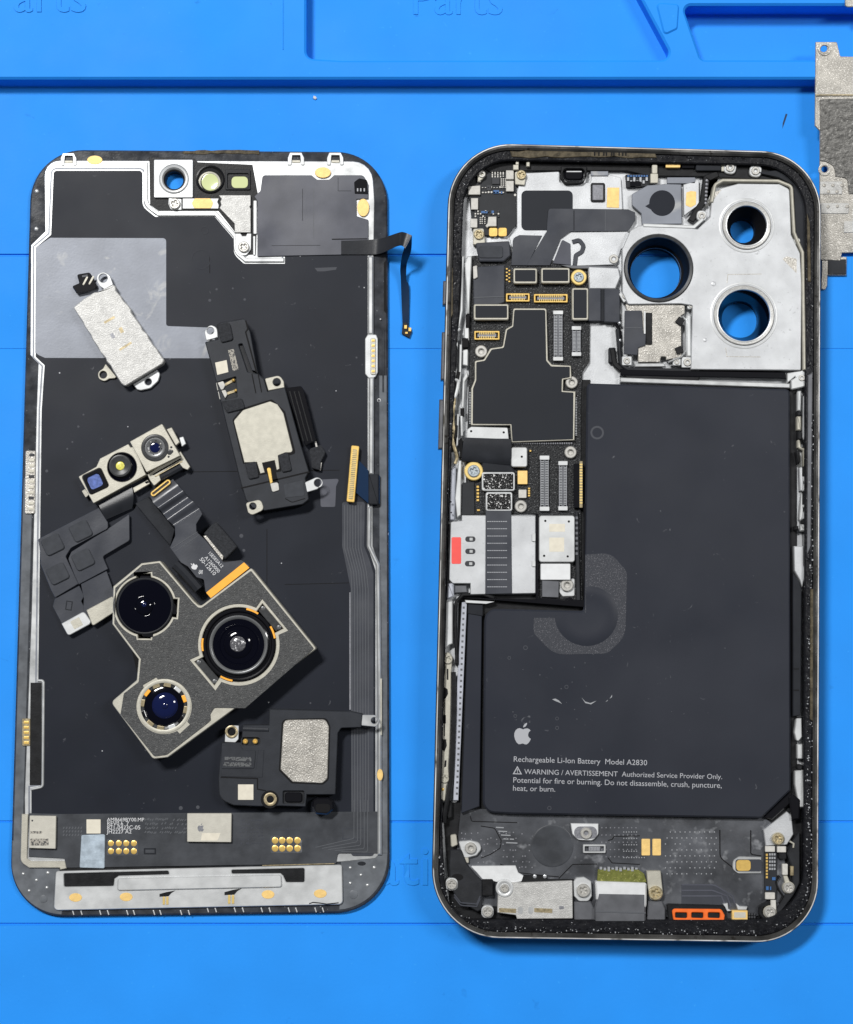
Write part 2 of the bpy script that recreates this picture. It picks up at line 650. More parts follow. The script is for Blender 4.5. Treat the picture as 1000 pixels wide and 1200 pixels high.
M('screw_blue', (0.50, 0.56, 0.60), 0.35, 0.6, var=0.1, vs=2500)
M('chip_cream', (0.50, 0.485, 0.43), 0.55, 0.15, var=0.06, vs=900, bump=0.3, bs=5000)
M('label_cream', (0.66, 0.62, 0.52), 0.6, var=0.06, vs=900)
M('label_print', (0.34, 0.32, 0.28), 0.6, speck=((0.06, 0.06, 0.06), 0.50, 0.56, 3200))
M('marks_print', (0.115, 0.12, 0.125), 0.55, speck=((0.03, 0.032, 0.038), 0.50, 0.56, 3600))
M('component_white', (0.52, 0.51, 0.48), 0.5, var=0.1, vs=1500)
M('component_dark', (0.05, 0.052, 0.058), 0.35)
M('component_blue', (0.04, 0.12, 0.30), 0.35)
M('solder', (0.55, 0.57, 0.60), 0.3, 0.6)
M('connector_grey', (0.22, 0.225, 0.25), 0.4, 0.3, var=0.2, vs=3000)
M('pcb_green', (0.13, 0.14, 0.035), 0.45, var=0.25, vs=1200, speck=((0.28, 0.27, 0.10), 0.6, 0.7, 2500))
M('port_dark', (0.13, 0.135, 0.15), 0.4, 0.4, var=0.15, vs=400)
M('print_white', (0.62, 0.63, 0.65), 0.6)
M('print_grey', (0.36, 0.37, 0.40), 0.6)
M('clear_tape', (0.38, 0.45, 0.52), 0.22, var=0.25, vs=500, bump=0.6, bs=1200, bd=0.0002)
M('sensor_glass', (0.62, 0.68, 0.36), 0.12, coat=0.3)
M('lens_black', (0.0012, 0.0014, 0.005), 0.05, coat=0.3, spec=0.3)
M('lens_ring', (0.045, 0.047, 0.05), 0.28, var=0.2, vs=1200)
M('lens_ring_lite', (0.13, 0.135, 0.14), 0.3, 0.3)
M('lens_blue', (0.004, 0.008, 0.05), 0.06, coat=0.5)
M('lens_pale_blue', (0.10, 0.15, 0.40), 0.25, var=0.3, vs=1500, coat=0.3)
M('emitter_yellow', (0.70, 0.66, 0.14), 0.25, var=0.2, vs=3000)
M('lens_core', (0.10, 0.10, 0.11), 0.15, speck=((0.7, 0.7, 0.72), 0.6, 0.66, 2600), var=0.4, vs=2500, coat=0.5)  # white specks paint lamp reflections into the glass colour
M('residue', (0.075, 0.062, 0.04), 0.55, var=0.5, vs=900, bump=0.8, bs=2500, bd=0.0002)
M('dust_white', (0.55, 0.56, 0.58), 0.8)
M('smudge', (0.062, 0.066, 0.078), 0.6)
M('white_metal', (0.66, 0.675, 0.69), 0.5, 0.2, var=0.06, vs=600, bump=0.1, bs=3000)
M('pad_grit', (0.13, 0.128, 0.122), 0.5, 0.2, var=0.35, vs=900, bump=1.0, bs=1500, bd=0.00035, speck=((0.30, 0.295, 0.28), 0.60, 0.72, 1700))
M('milky', (0.40, 0.42, 0.48), 0.4, var=0.12, vs=600)
# ================================================================== the blue repair mat
def mat_build():
    ys = lambda py, z=0: at(500, py, z).y
    prof = [(-190, 0)]
    for gy, wd, dp in ((1083, .55, .45), (963, .5, .35), (409, .35, .12), (299, .6, .45)):
        y = ys(gy)
        prof += [(y - wd / 2, 0), (y - wd * .15, -dp), (y + wd * .15, -dp), (y + wd / 2, 0)]
    ystep = ys(102)
    ztop = 4.5
    prof += [(ystep - 0.9, 0.0), (ystep - 0.2, 0.05), (ystep, 0.3)]
    prof += [(ystep + 0.42, ztop - 0.55)]
    V, F = [], []
    X = 190
    for y, z in prof:
        V += [(-X, y, z), (X, y, z)]
    for i in range(len(prof) - 1):
        F.append((2 * i, 2 * i + 1, 2 * i + 3, 2 * i + 2))
    o = mk('repair_mat', None, V, F, 'mat_blue', angle=25)
    o['kind'] = 'structure'
    # upper tray deck with its sunk compartments
    y0 = ystep + 0.40
    outer = [Vector((-X, y0)), Vector((X, y0)), Vector((X, 170)), Vector((-X, 170))]

    def hole(pts, r):
        return [Vector(at(q.x, q.y, ztop)[:2]) for q in rounded([(a, b, r) for a, b in pts], 0, 8)]
    hA = hole([(359, -160), (738, -160), (746, -12), (790, 70), (400, 70.5), (359, 68)], 9)
    hB = hole([(800, 6), (1200, 6), (1200, 70), (822, 70)], 7)
    hC = hole([(-200, -160), (333, -160), (333, 62), (-200, 62)], 9)
    V, F = [], []
    prism_data([outer, hA, hB], ztop - 6.3, ztop, 0.45, V, F)
    d = mk('tray_deck', o, V, F, 'mat_blue', angle=25)
    for pts, zf in (([(350, 80), (800, 80), (800, -170), (350, -170)], ztop - 4.2), ([(790, 78), (1210, 78), (1210, -5), (790, -5)], ztop - 6.0)):
        q = [at(a, b, ztop) for a, b in pts]
        mk('tray_floor', o, [(v.x, v.y, zf) for v in q], [(0, 1, 2, 3)], 'mat_blue')
    # ridge between the compartments
    prism(o, 'tray_ridge', T, [(768, 2), (797, 4), (795, 34), (778, 42)], ztop - 3, ztop + 0.35, 'mat_blue', r=5, bev=0.4)
    # fine moulded line and lettering
    prism(o, 'moulded_line', T, rect(331.3, -20, 332.6, 58), ztop - 0.02, ztop + 0.12, 'mat_blue', bev=0.06)
    text(o, 'moulded_lettering', T, -14, 14, 'Parts', 'mat_blue', ztop + 0.06, width=115, th=0.0)
    text(o, 'moulded_lettering', T, 481, 17, 'Parts', 'mat_blue', ztop - 4.18, width=108, th=0.0)
    text(o, 'moulded_lettering', T, 440, 1037, 'ati', 'mat_blue', 0.05, width=62, th=0.0)
    return o


MATOBJ = mat_build()
# thicken the lettering so that it stands up from the rubber
for c in MATOBJ.children:
    if c.name.startswith('moulded_lettering'):
        sm = c.modifiers.new('thickness', 'SOLIDIFY')
        sm.thickness = 0.00016
        sm.offset = 1.0
prism(MATOBJ, 'ink_mark', T, [(921, 133), (923, 134), (920, 143), (917, 151), (917.5, 144)], 0.0, 0.01, 'ink_dark', bev=0)

# ================================================================== the screen assembly
D = thing('phone_display', 'black phone screen lying face down with steel frame, carrying the loose small modules', 'phone screen', 235, 620, 0)
BASE = [(37, 175, 62), (454, 178, 60), (457, 1069, 62), (11, 1075, 62)]
cam_hole = circ(204.5, 212, 10.5)
prism(D, 'cover_glass', T, BASE, 0.05, 1.35, 'glass_rim', bev=0.35, holes=[cam_hole], seg=14)
R3, R4, R5, R6 = Fr(20, 160, 4), Fr(230, 160, 3.846), Fr(220, 360, 3.846), Fr(20, 480, 3.571)
B1, B2, B3, B4 = Fr(110, 620, 3.571), Fr(240, 800, 4.167), Fr(10, 900, 4.348), Fr(230, 900, 4)
# grey plastic rim over the lower half and the corners
prism(D, 'rim_plastic', T, strip_pts([(33.5, 560), (27.6, 760), (20.8, 1000)], 11), 1.3, 1.5, 'rim_plastic', bev=0.1)
prism(D, 'rim_plastic', T, strip_pts([(449, 440), (450, 1000)], 9), 1.3, 1.5, 'rim_plastic', bev=0.1)
arc = lambda cx, cy, r, a0, a1: [(cx + r * math.cos(math.radians(a0 + (a1 - a0) * i / 14)), cy + r * math.sin(math.radians(a0 + (a1 - a0) * i / 14))) for i in range(15)]
prism(D, 'rim_plastic', T, [(68, 985), (14.6, 985)] + arc(74.5, 1011.5, 60.5, 180, 92) + [(74, 1060)], 1.3, 1.48, 'rim_plastic', bev=0.1)
prism(D, 'rim_plastic', T, [(398, 1060)] + arc(393.5, 1006, 60.5, 86, 0) + [(454.4, 1000), (400, 1000)], 1.3, 1.48, 'rim_plastic', bev=0.1)
tray = [(52, 188, 18), (436, 189, 52), (439, 235), (436, 440), (437, 640), (446, 668), (446, 1000, 5), (440, 1006), (400, 1010), (78, 1014),
        (30, 1016, 4), (29, 935), (37, 720), (43, 480), (45, 426), (35.5, 416), (36.5, 287), (53, 271)]
prism(D, 'steel_frame', T, tray, 1.3, 1.62, 'steel_bright', bev=0.12, holes=[circ(204.5, 212, 11.5)])
black = [(63, 200, 4), (167, 200, 4), (167, 242, 12), (182, 254, 3), (252, 254, 2), (274, 280, 2), (274, 298, 14), (286, 309, 3), (334, 309), (334, 299), (431, 299),
         (431, 640), (440, 668), (440, 955), (37, 955), (37, 924), (50, 922), (50, 797), (45, 797), (49, 480), (52.5, 428), (44, 420, 2),
         (42, 418), (42, 290), (60, 275)]
prism(D, 'graphite_sheet', T, black, 1.6, 1.72, 'graphite', bev=0.04)
ring(D, 'frame_groove', T, black, -0.62, -0.30, 1.55, 1.66, 'plate_worn', bev=0.03, seg=5, zref=1.62)
prism(D, 'worn_plate', T, [(42, 290), (59, 278.5, 2), (195, 279, 4), (195, 382, 3), (252, 384), (252, 420), (53, 419.5), (45, 416), (41.5, 413)], 1.7, 1.77, 'plate_worn', bev=0.03)
# faint seams of the graphite sheet
for pth in ([(220, 553), (398, 551)], [(334, 685), (410, 683)], [(300, 470), (300, 478)], [(313, 620), (313, 685)], [(246, 300), (246, 320)]):
    strip(D, 'sheet_seam', T, pth, 0.8, 1.71, 1.735, 'black_void', bev=0)
prism(D, 'tape_mark', T, [(375, 562), (398, 561), (394, 570), (393, 594), (376, 594)], 1.71, 1.735, 'graphite_lite', bev=0, r=2)
prism(D, 'tape_mark', T, [(308, 333), (428, 332), (428, 362), (308, 364)], 1.71, 1.728, 'graphite', bev=0, r=2)
prism(D, 'tape_mark', T, [(369, 314), (395, 313), (394, 316), (380, 318), (372, 318)], 1.71, 1.735, 'smudge', bev=0)
for (x, y, r) in ((236, 304, 12), (240, 270, 5)):
    lathe(D, 'tape_ring', T, x, y, [(r, 1.70), (r, 1.735), (r - 1.0, 1.74), (r - 1.6, 1.735), (r - 1.6, 1.70)], 'graphite', n=28)
for x, y, r in ((254, 339, 2.4), (273, 338, 2), (287, 351, 2.6), (421, 336, 2.4), (246, 352, 3), (427, 337, 1.6), (418, 419, 2), (352, 300, 1.4), (446, 374, 1.5),
                (394, 458, 1.2), (444, 469, 2.2), (55, 552, 3), (85, 518, 2), (92, 500, 2.4), (98, 486, 2), (79, 526, 2), (283, 628, 4), (286, 645, 3),
                (120, 880, 1.3), (212, 947, 4), (232, 946, 3.6), (330, 660, 1.3), (364, 824, 1.8), (315, 823, 1.5), (70, 437, 1.6), (150, 500, 1.2)):
    put(D, 'dust_speck', 'bump', T, x, y, 1.715, 'smudge' if r > 1.7 else 'print_grey', r=r * 0.62, hz=0.02)

# --- corner with front camera, sensor windows and their bracket
Z6 = Fr(170, 180, 7.143)
strip(D, 'frame_rib', T, [(171, 190), (171, 240, 14), (186, 250.5), (253, 250.5), (276, 277), (276.5, 295, 12), (288, 304.5), (333, 304.5)], 5.0, 1.5, 2.0, 'steel_bright', bev=0.15)
prism(D, 'sensor_bay', T, [(175, 184), (228, 186), (232, 190), (296, 193), (302, 226), (300, 298), (281, 299), (279, 276), (256, 247), (186, 247), (176, 240)], 1.6, 1.75, 'black_rubber',
      holes=[circ(204.5, 212, 11.5)])
cb = prism(D, 'camera_bracket', Z6, rect(75, 50, 402, 368, 10), 1.75, 2.35, 'steel', bev=0.1, holes=[circ(243, 212, 122, 40)])
lathe(D, 'camera_ring', Z6, 243, 214, [(121, 1.8), (121, 2.5), (112, 2.62), (100, 2.55), (92, 2.25), (80, 1.9), (76, 1.3), (76, 0.4)], 'steel', zref=2.4)
lathe(D, 'camera_gasket', Z6, 245, 222, [(92, 2.15), (84, 2.28), (76, 2.1), (72, 0.3)], 'black_rubber', zref=2.2)
lathe(D, 'sensor_cup', Z6, 545, 212, [(122, 1.74), (118, 2.1), (108, 2.15), (100, 2.0), (96, 1.78), (0, 1.78)], 'black_gloss')
w1 = lathe(D, 'sensor_window', Z6, 548, 236, [(74, 1.75), (74, 1.86), (66, 1.92), (60, 1.88), (0, 1.88)], 'sensor_glass')
lathe(w1, 'window_bezel', Z6, 540, 240, [(92, 1.78), (92, 1.84), (78, 1.95), (74, 1.9), (73, 1.8)], 'steel_cream')
prism(D, 'sensor_cup', Z6, rect(672, 132, 882, 302, 10), 1.74, 2.1, 'black_plastic', bev=0.08, holes=[rect(690, 165, 868, 292, 12)])
prism(D, 'sensor_window', Z6, [(725, 192, 34), (862, 192, 34), (862, 288, 34), (725, 288, 34)], 1.74, 1.86, 'sensor_glass', bev=0.05)
prism(D, 'bracket_strip', Z6, [(316, 375), (618, 375), (606, 405), (618, 430), (614, 460), (316, 460)], 1.75, 2.1, 'steel', bev=0.06)
prism(D, 'gold_pad', Z6, [(415, 374, 20), (550, 374, 20), (572, 415, 20), (555, 458, 20), (410, 458, 20), (392, 415, 20)], 2.09, 2.16, 'gold_pad', bev=0.03)
prism(D, 'screw_lug', Z6, [(200, 370), (306, 380), (306, 470), (215, 470, 30), (196, 420, 20)], 1.75, 2.05, 'steel', bev=0.06)
screw(D, Z6, 250, 420, 46, 2.05)
prism(D, 'sensor_bracket', Z6, [(618, 348), (885, 348), (885, 430), (876, 445), (885, 460), (885, 660), (752, 660), (750, 585), (625, 455), (640, 430), (632, 400), (642, 380)], 1.75, 2.4, 'steel_rough', bev=0.07)
prism(D, 'screw_lug', Z6, [(756, 668), (800, 668), (815, 690), (845, 690), (856, 668), (890, 668), (888, 800, 40), (850, 852, 30), (795, 852, 30), (756, 800, 40)], 1.75, 2.1, 'steel', bev=0.08)
screw(D, Z6, 828, 782, 46, 2.1, deg=40)
prism(D, 'side_rail', Z6, rect(908, 392, 936, 672, 6), 1.6, 2.0, 'steel', bev=0.08)
prism(D, 'side_rail', Z6, rect(905, 690, 925, 850, 6), 1.6, 1.9, 'steel', bev=0.08)

# --- earpiece cover and its ribbon cable
ear = [(300, 174, 14), (520, 174, 6), (545, 194, 8), (600, 194, 8), (622, 174, 6), (755, 174, 22), (776, 215), (776, 280), (722, 282), (722, 358), (776, 375), (776, 530), (276, 540), (276, 290), (262, 270), (290, 245)]
prism(D, 'earpiece_cover', R4, ear, 1.62, 2.0, 'graphite_lite', bev=0.06, r=3)
strip(D, 'cover_slot', R4, [(612, 463), (772, 461)], 5, 1.99, 2.01, 'black_void', bev=0)
for pth in ([(530, 232), (530, 465)], [(662, 466), (662, 532)], [(745, 466), (745, 532)], [(480, 235), (480, 380)], [(640, 185), (640, 245), (700, 245)], [(340, 492), (560, 490)]):
    strip(D, 'cover_seam', R4, pth, 2.2, 1.995, 2.015, 'flex_trace' if pth[0][0] in (530, 662) else 'flex_dark', bev=0)
prism(D, 'black_tab', R4, [(712, 205, 8), (735, 188, 8), (770, 195, 8), (775, 260), (715, 258)], 1.99, 2.06, 'black_gloss', bev=0.03)
for q in ((728, 240), (742, 240), (758, 240)):
    put(D, 'tab_mark', 'box', R4, q[0], q[1], 2.06, 'print_grey', wh=(6, 14), hz=0.02)
for x, y, a, b in ((365, 110, 36, 21),):
    prism(D, 'gold_pad', R3, circ(x, y, a, 20, b), 1.6, 1.72, 'gold_pad', bev=0.05)
for x, y, a, b in ((571, 162, 36, 24), (753, 320, 27, 40)):
    prism(D, 'gold_pad', R4, circ(x, y, a, 20, b), 1.6, 2.04, 'gold_pad', bev=0.05)
for f, x0, y0 in ((R3, 205, 78), (R4, 413, 72), (R4, 590, 72)):
    c = prism(D, 'spring_clip', f, [(x0, y0 + 24), (x0 + 10, y0), (x0 + 62, y0), (x0 + 74, y0 + 24), (x0 + 74, y0 + 56), (x0 + 60, y0 + 56), (x0 + 56, y0 + 12), (x0 + 20, y0 + 12), (x0 + 16, y0 + 56), (x0, y0 + 56)],
              1.35, 1.85, 'steel', bev=0.08, r=3)
    prism(c, 'clip_spring', f, [(x0 + 20, y0 + 34), (x0 + 56, y0 + 34), (x0 + 56, y0 + 46), (x0 + 20, y0 + 46)], 1.6, 1.8, 'steel_cream', bev=0.05)
sheet(D, 'ribbon_cable', T, [(400, 282, 2.1), (432, 281, 2.12), (448, 279, 2.7), (466, 273, 5.5), (473, 272, 7.5), (483, 276, 7.9)],
      [(400, 298, 2.1), (432, 298, 2.12), (446, 297, 2.7), (464, 289, 5.5), (471, 288, 7.5), (475, 291, 7.9)], 'flex_dark', th=0.1)
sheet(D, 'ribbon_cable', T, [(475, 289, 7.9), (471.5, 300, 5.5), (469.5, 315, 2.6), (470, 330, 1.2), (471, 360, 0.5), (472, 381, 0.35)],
      [(483, 276, 7.9), (482, 294, 5.5), (477, 309, 2.6), (476.5, 328, 1.2), (479.5, 337, 0.9), (479.5, 381, 0.35)], 'flex_blue', th=0.1)  # falling part coloured blue to imitate the mat reflecting in it
pc = prism(D, 'cable_plug', T, [(472, 379), (476, 377), (483, 388), (480, 396), (471, 391)], 0.1, 0.6, 'flex_dark', bev=0.05)
prisms(pc, 'plug_contacts', T, [rect(474, 381, 477, 385), rect(479, 384, 482, 388), rect(475, 389, 478, 391)], 0.5, 0.75, 'gold', kind=None)

# --- right hand rail, plug and driver cable
strip(D, 'frame_rail', T, [(434.5, 300), (434.5, 392)], 6.5, 1.5, 2.2, 'steel_bright', bev=0.3)
strip(D, 'frame_rail', T, [(435.5, 442), (435, 556)], 6.0, 1.5, 2.2, 'steel_bright', bev=0.3)
strip(D, 'frame_rail', T, [(433, 594), (432.5, 640, 6), (443, 662, 6), (445, 820), (445, 1002)], 5.0, 1.5, 2.15, 'steel_bright', bev=0.3)
hb = prism(D, 'contact_holder', T, [(431, 392, 2), (441, 392, 2), (443, 397), (443, 436), (440, 442, 2), (432, 443, 2), (428, 438), (428, 397)], 1.5, 2.05, 'steel', bev=0.12)
prism(hb, 'contact_block', T, rect(434.5, 396, 440.5, 439, 2), 2.0, 2.3, 'steel_cream', bev=0.06)
for i in range(7):
    put(hb, 'contact', 'box', T, 437.6, 399 + i * 6, 2.3, 'gold', wh=(3.4, 2.6), hz=0.08)
cn = prism(D, 'display_plug', R5, [(738, 622, 6), (774, 626, 6), (752, 880, 6), (716, 876, 6)], 2.2, 3.1, 'gold', bev=0.1)
prism(cn, 'plug_cavity', R5, [(746, 640), (764, 642), (745, 866), (726, 864)], 3.05, 3.13, 'brass_dirty', bev=0)
pl = []
for i in range(26):
    t = i / 25
    x, y = 754 - 19 * t, 648 + 210 * t
    pl.append([(x - 13, y - 2), (x + 11, y), (x + 11, y + 3), (x - 13, y + 1)])
prisms(cn, 'plug_contacts', R5, pl, 3.12, 3.2, 'gold_ring')
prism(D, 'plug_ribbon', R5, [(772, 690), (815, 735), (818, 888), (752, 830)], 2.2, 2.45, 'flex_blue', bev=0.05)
prism(D, 'ribbon_fold', R5, [(815, 752, 3), (862, 752, 3), (862, 890, 3), (815, 890, 3)], 2.0, 2.7, 'flex_dark', bev=0.2)
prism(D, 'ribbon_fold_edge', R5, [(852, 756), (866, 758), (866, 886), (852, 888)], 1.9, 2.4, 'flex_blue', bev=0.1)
cabl = [(401, 588), (428, 588), (427, 640), (433, 655), (438, 672), (438, 1003), (412, 1003), (411, 690), (404, 655), (401, 640)]
prism(D, 'driver_cable', T, cabl, 1.7, 1.84, 'flex', bev=0.04, r=3)
prism(D, 'cable_edge', T, rect(409.5, 694, 411.5, 832, 1), 1.7, 1.8, 'connector_grey', bev=0.03)
for i in range(7):
    a = 404 + i * 3.2
    strip(D, 'cable_trace', T, [(a, 592), (a, 642), (a + 7.5 - i * 0.2, 670), (a + 8.5, 690), (a + 8.8, 1000 - i * 2)], 0.75, 1.83, 1.87, 'flex_trace', bev=0)
prism(D, 'gold_tab', T, circ(445.5, 908, 3.6, 14, 7), 2.0, 2.22, 'gold_pad', bev=0.05)
prism(D, 'adhesive_strip', T, rect(444.5, 795, 448, 862, 1), 1.6, 2.1, 'steel_cream', bev=0.1)

# --- left hand contacts
lc = prism(D, 'contact_holder', T, [(30, 528), (42, 528), (41, 602), (29, 602)], 1.3, 1.9, 'steel_grain', bev=0.1, r=2)
for i in range(11):
    put(lc, 'contact', 'box', T, 37.5 - i * 0.1, 533 + i * 6.3, 1.9, 'steel_cream' if i % 4 else 'component_dark', wh=(6, 3.4), hz=0.12)
lb = prism(D, 'notch_bracket', T, strip_pts([(44, 797.5), (51, 797.5, 3), (50, 922, 4), (36, 925)], 3), 1.55, 2.0, 'steel_bright', bev=0.15)
prism(D, 'notch_floor', T, [(36, 800), (49, 800), (48.5, 920), (35, 920)], 1.6, 1.75, 'black_rubber', bev=0)
l2 = prism(D, 'contact_holder', T, rect(26, 842, 35.5, 874, 1), 1.35, 1.85, 'brass_dirty', bev=0.06)
for i in range(5):
    put(l2, 'contact', 'box', T, 31, 846.5 + i * 6, 1.85, 'gold', wh=(6, 3), hz=0.08)

# --- driver board along the lower edge
prism(D, 'driver_board', T, [(34, 953), (69, 954, 2), (443, 951), (443, 1000), (396, 1000, 3), (394, 1012), (76, 1017), (76, 1006, 2), (34, 1004)], 1.7, 1.9, 'flex_board', bev=0.05)
strip(D, 'lower_frame_rail', B3, [(84, 235), (78, 470, 25), (110, 492), (275, 492), (280, 515)], 34, 1.5, 2.0, 'steel_cream', bev=0.12)
c1 = prism(D, 'driver_chip', B3, [(108, 243), (243, 245), (240, 412), (104, 408)], 1.9, 2.7, 'chip_cream', bev=0.08, r=3)
put(c1, 'chip_dot', 'bump', B3, 122, 268, 2.7, 'component_dark', r=5, hz=0.02)
prism(c1, 'chip_print', B3, rect(112, 322, 172, 334), 2.69, 2.71, 'label_print', bev=0)
prism(c1, 'chip_print', B3, rect(112, 360, 205, 395), 2.69, 2.71, 'label_print', bev=0)
c2 = prism(D, 'touch_chip', B4, [(-42, 213), (166, 213), (164, 348), (-42, 346)], 1.9, 2.75, 'chip_cream', bev=0.08, r=3)
emblem(c2, B4, 22, 280, 32, 2.75, 'connector_grey')
prism(c2, 'chip_print', B4, [(28, 305), (115, 305), (100, 340), (22, 340)], 2.74, 2.76, 'label_cream', bev=0)
prism(D, 'code_label', B3, rect(398, 262, 470, 334, 2), 1.89, 1.95, 'label_cream', bev=0.02)
prism(D, 'clear_tape', B3, [(372, 342, 8), (492, 338, 8), (490, 512, 8), (362, 508, 8)], 1.89, 2.1, 'clear_tape', bev=0.12)
prism(D, 'tape_window', B3, rect(388, 376, 472, 470, 6), 2.08, 2.14, 'clear_tape', bev=0.03)
for i, s in enumerate(('AMB669BY00.MP', 'REV0.6_7', '821-0423C-05', 'JH2227 A2')):
    text(D, 'board_print', B3, 502, 272 + i * 20.5, s, 'print_white', 1.9, width=(190, 112, 170, 125)[i])
for f, xs, ysl in ((B3, (522, 562, 600, 639), (384, 424)), (B4, (370, 403, 438, 475), (340, 377))):
    prism(D, 'pad_window', f, [(xs[0] - 22, ysl[0] - 22, 8), (xs[-1] + 22, ysl[0] - 22, 8), (xs[-1] + 22, ysl[1] + 22, 8), (xs[0] - 22, ysl[1] + 22, 8)], 1.88, 1.93, 'flex_floor', bev=0.02)
    for x in xs:
        for y in ysl:
            put(D, 'test_pad', 'bump', f, x, y, 1.93, 'gold', r=15.5, hz=0.07)
prism(D, 'part_outline', B3, rect(690, 408, 752, 440, 3), 1.89, 1.97, 'flex_dark', bev=0.03, holes=[rect(697, 415, 745, 433)])
# rows of buried vias and traces
bl = []
for i in range(26):
    for j in range(4):
        if random.random() < 0.72:
            x, y = 700 + i * 8.5 + random.uniform(-2, 2), 262 + j * 22 + random.uniform(-3, 3)
            bl.append(orect(x, y, 5, 12, 35))
for i in range(7):
    for j in range(3):
        bl.append(orect(282 + i * 15, 305 + j * 18, 6, 12, 30))
prisms(D, 'buried_vias', B3, bl, 1.89, 1.93, 'flex_trace')
bl = []
for i in range(9):
    for j in range(7):
        if random.random() < 0.75:
            bl.append(orect(212 + i * 12 + random.uniform(-2, 2), 245 + j * 18, 8, 8, 30))
for i in range(12):
    bl.append(orect(362 + i * 11, 288, 6, 9, 20))
prisms(D, 'buried_vias', B4, bl, 1.89, 1.93, 'flex')
for i in range(5):
    strip(D, 'board_trace', B4, [(740 + i * 16, 150), (740 + i * 16, 330 + i * 16, 10), (560 + i * 30, 372 + i * 5)], 3, 1.89, 1.93, 'flex_trace', bev=0)
prism(D, 'board_outline', B4, rect(685, 280, 790, 335, 4), 1.89, 1.925, 'flex', bev=0.02, holes=[rect(690, 285, 785, 330)])
strip(D, 'copper_edge', B4, [(310, 457), (648, 448)], 4, 1.85, 1.93, 'brass_dirty', bev=0)

# --- steel plate with speaker slot along the bottom edge
slotL = [(282, 538, 8), (815, 524, 8), (820, 543, 6), (562, 550, 8), (540, 565), (536, 602, 8), (284, 606, 8)]
pA = [B3(*p[:2]) + ((p[2] if len(p) > 2 else 0) / 4.348,) for p in slotL]
slotR = [(165, 478, 6), (508, 470, 8), (508, 536, 8), (422, 536, 8), (408, 505), (395, 494), (168, 496, 6)]
pB = [B4(*p[:2]) + ((p[2] if len(p) > 2 else 0) / 4,) for p in slotR]
prism(D, 'slot_floor', T, rect(70, 1016, 362, 1042), 1.4, 1.66, 'black_rubber', bev=0)
BP = prism(D, 'bottom_plate', T, [(65.5, 1021, 3), (401, 1013.5, 3), (402, 1060, 5), (63, 1067, 5)], 1.45, 2.1, 'steel', bev=0.15, holes=[pA, pB])
prism(BP, 'raised_bar', T, [(138, 1029, 3), (330, 1025, 3), (330.5, 1040, 3), (137.5, 1044, 3)], 2.08, 2.5, 'steel', bev=0.2)
for f, x, y in ((B3, 342, 660), (B3, 600, 657), (B4, 337, 593), (B4, 582, 589)):
    k = f.k / 4.348
    prism(BP, 'gold_pad', f, circ(x, y, 33 * k, 20, 22 * k), 2.08, 2.16, 'gold_pad', bev=0.04)
for f, x0, y0 in ((B3, 770, 628), (B4, 133, 568)):
    prism(BP, 'spring_slot', f, [(x0, y0 + 14), (x0 + 36, y0 + 4), (x0 + 82, y0 - 4), (x0 + 60, y0 + 10), (x0 + 46, y0 + 26), (x0, y0 + 28)], 2.09, 2.12, 'black_rubber', bev=0)
    for q in (0, 18):
        put(BP, 'spring_contact', 'box', f, x0 + 22 + q, y0 + 48, 2.1, 'gold_ring', wh=(11, 40), hz=0.1)
bar = []
for x in (330, 372, 468, 508, 606, 640, 742, 775, 880, 920):
    a, b = B3(x, 735)
    bar.append((a, b))
for x in (55, 92, 182, 220, 308, 345, 435, 470, 560, 595):
    bar.append(B4(x, 664))
for a, b in bar:
    put(D, 'edge_notch', 'box', T, a, b + 0.4, 1.33, 'steel', wh=(1.3, 5.5), hz=0.15, deg=-18)
tl = [B4(*p) for p in ((530, 636), (548, 630), (580, 633), (612, 638), (668, 632))]
strip(BP, 'scratch', T, tl, 1.3, 2.09, 2.115, 'black_rubber', bev=0)
for f, x, y, r in [(B3, 75, 540, 9), (B3, 200, 535, 10), (B3, 142, 572, 9), (B3, 195, 610, 9), (B3, 105, 626, 9), (B4, 722, 468, 8), (B4, 835, 467, 9), (B4, 772, 502, 8),
                   (B4, 722, 540, 8), (B4, 803, 550, 9), (R3, 92, 255, 11), (R3, 90, 432, 11)]:
    put(D, 'locating_pin', 'bump', f, x, y, 1.44 if f is not R3 else 1.3, 'steel_bright', r=r, hz=0.25)
for f, x, y in ((B3, 178, 667), (B4, 737, 593)):
    lathe(D, 'locating_boss', f, x, y, [(20, 1.4), (20, 1.55), (17, 1.6), (0, 1.6)], 'rim_plastic', n=20)
prism(D, 'dark_spot', B4, circ(776, 448, 20, 14, 10), 1.47, 1.49, 'flex_dark', bev=0)
# adhesive left on the top edge
rs = [(213, 179)]
for i in range(12):
    rs.append((216 + i * 8, 176.5 + random.uniform(-1.2, 1.2)))
for i in range(12):
    rs.append((304 - i * 8, 180.5 + random.uniform(-1.0, 1.0)))
prism(D, 'adhesive_residue', T, rs, 1.2, 1.5, 'residue', bev=0.05)
prism(D, 'side_slot', T, [(450, 308), (452.5, 305), (452.5, 367), (450, 364)], 1.3, 1.42, 'black_void', bev=0)
prism(D, 'rim_wear', T, rect(448, 386, 450.5, 460, 1), 1.3, 1.52, 'glass_rim', bev=0.05)
put(D, 'dust_speck', 'bump', T, 444.3, 469, 1.5, 'dust_white', r=2.2, hz=0.05)
# ================================================================== loose modules lying on the screen
ZB = 1.78
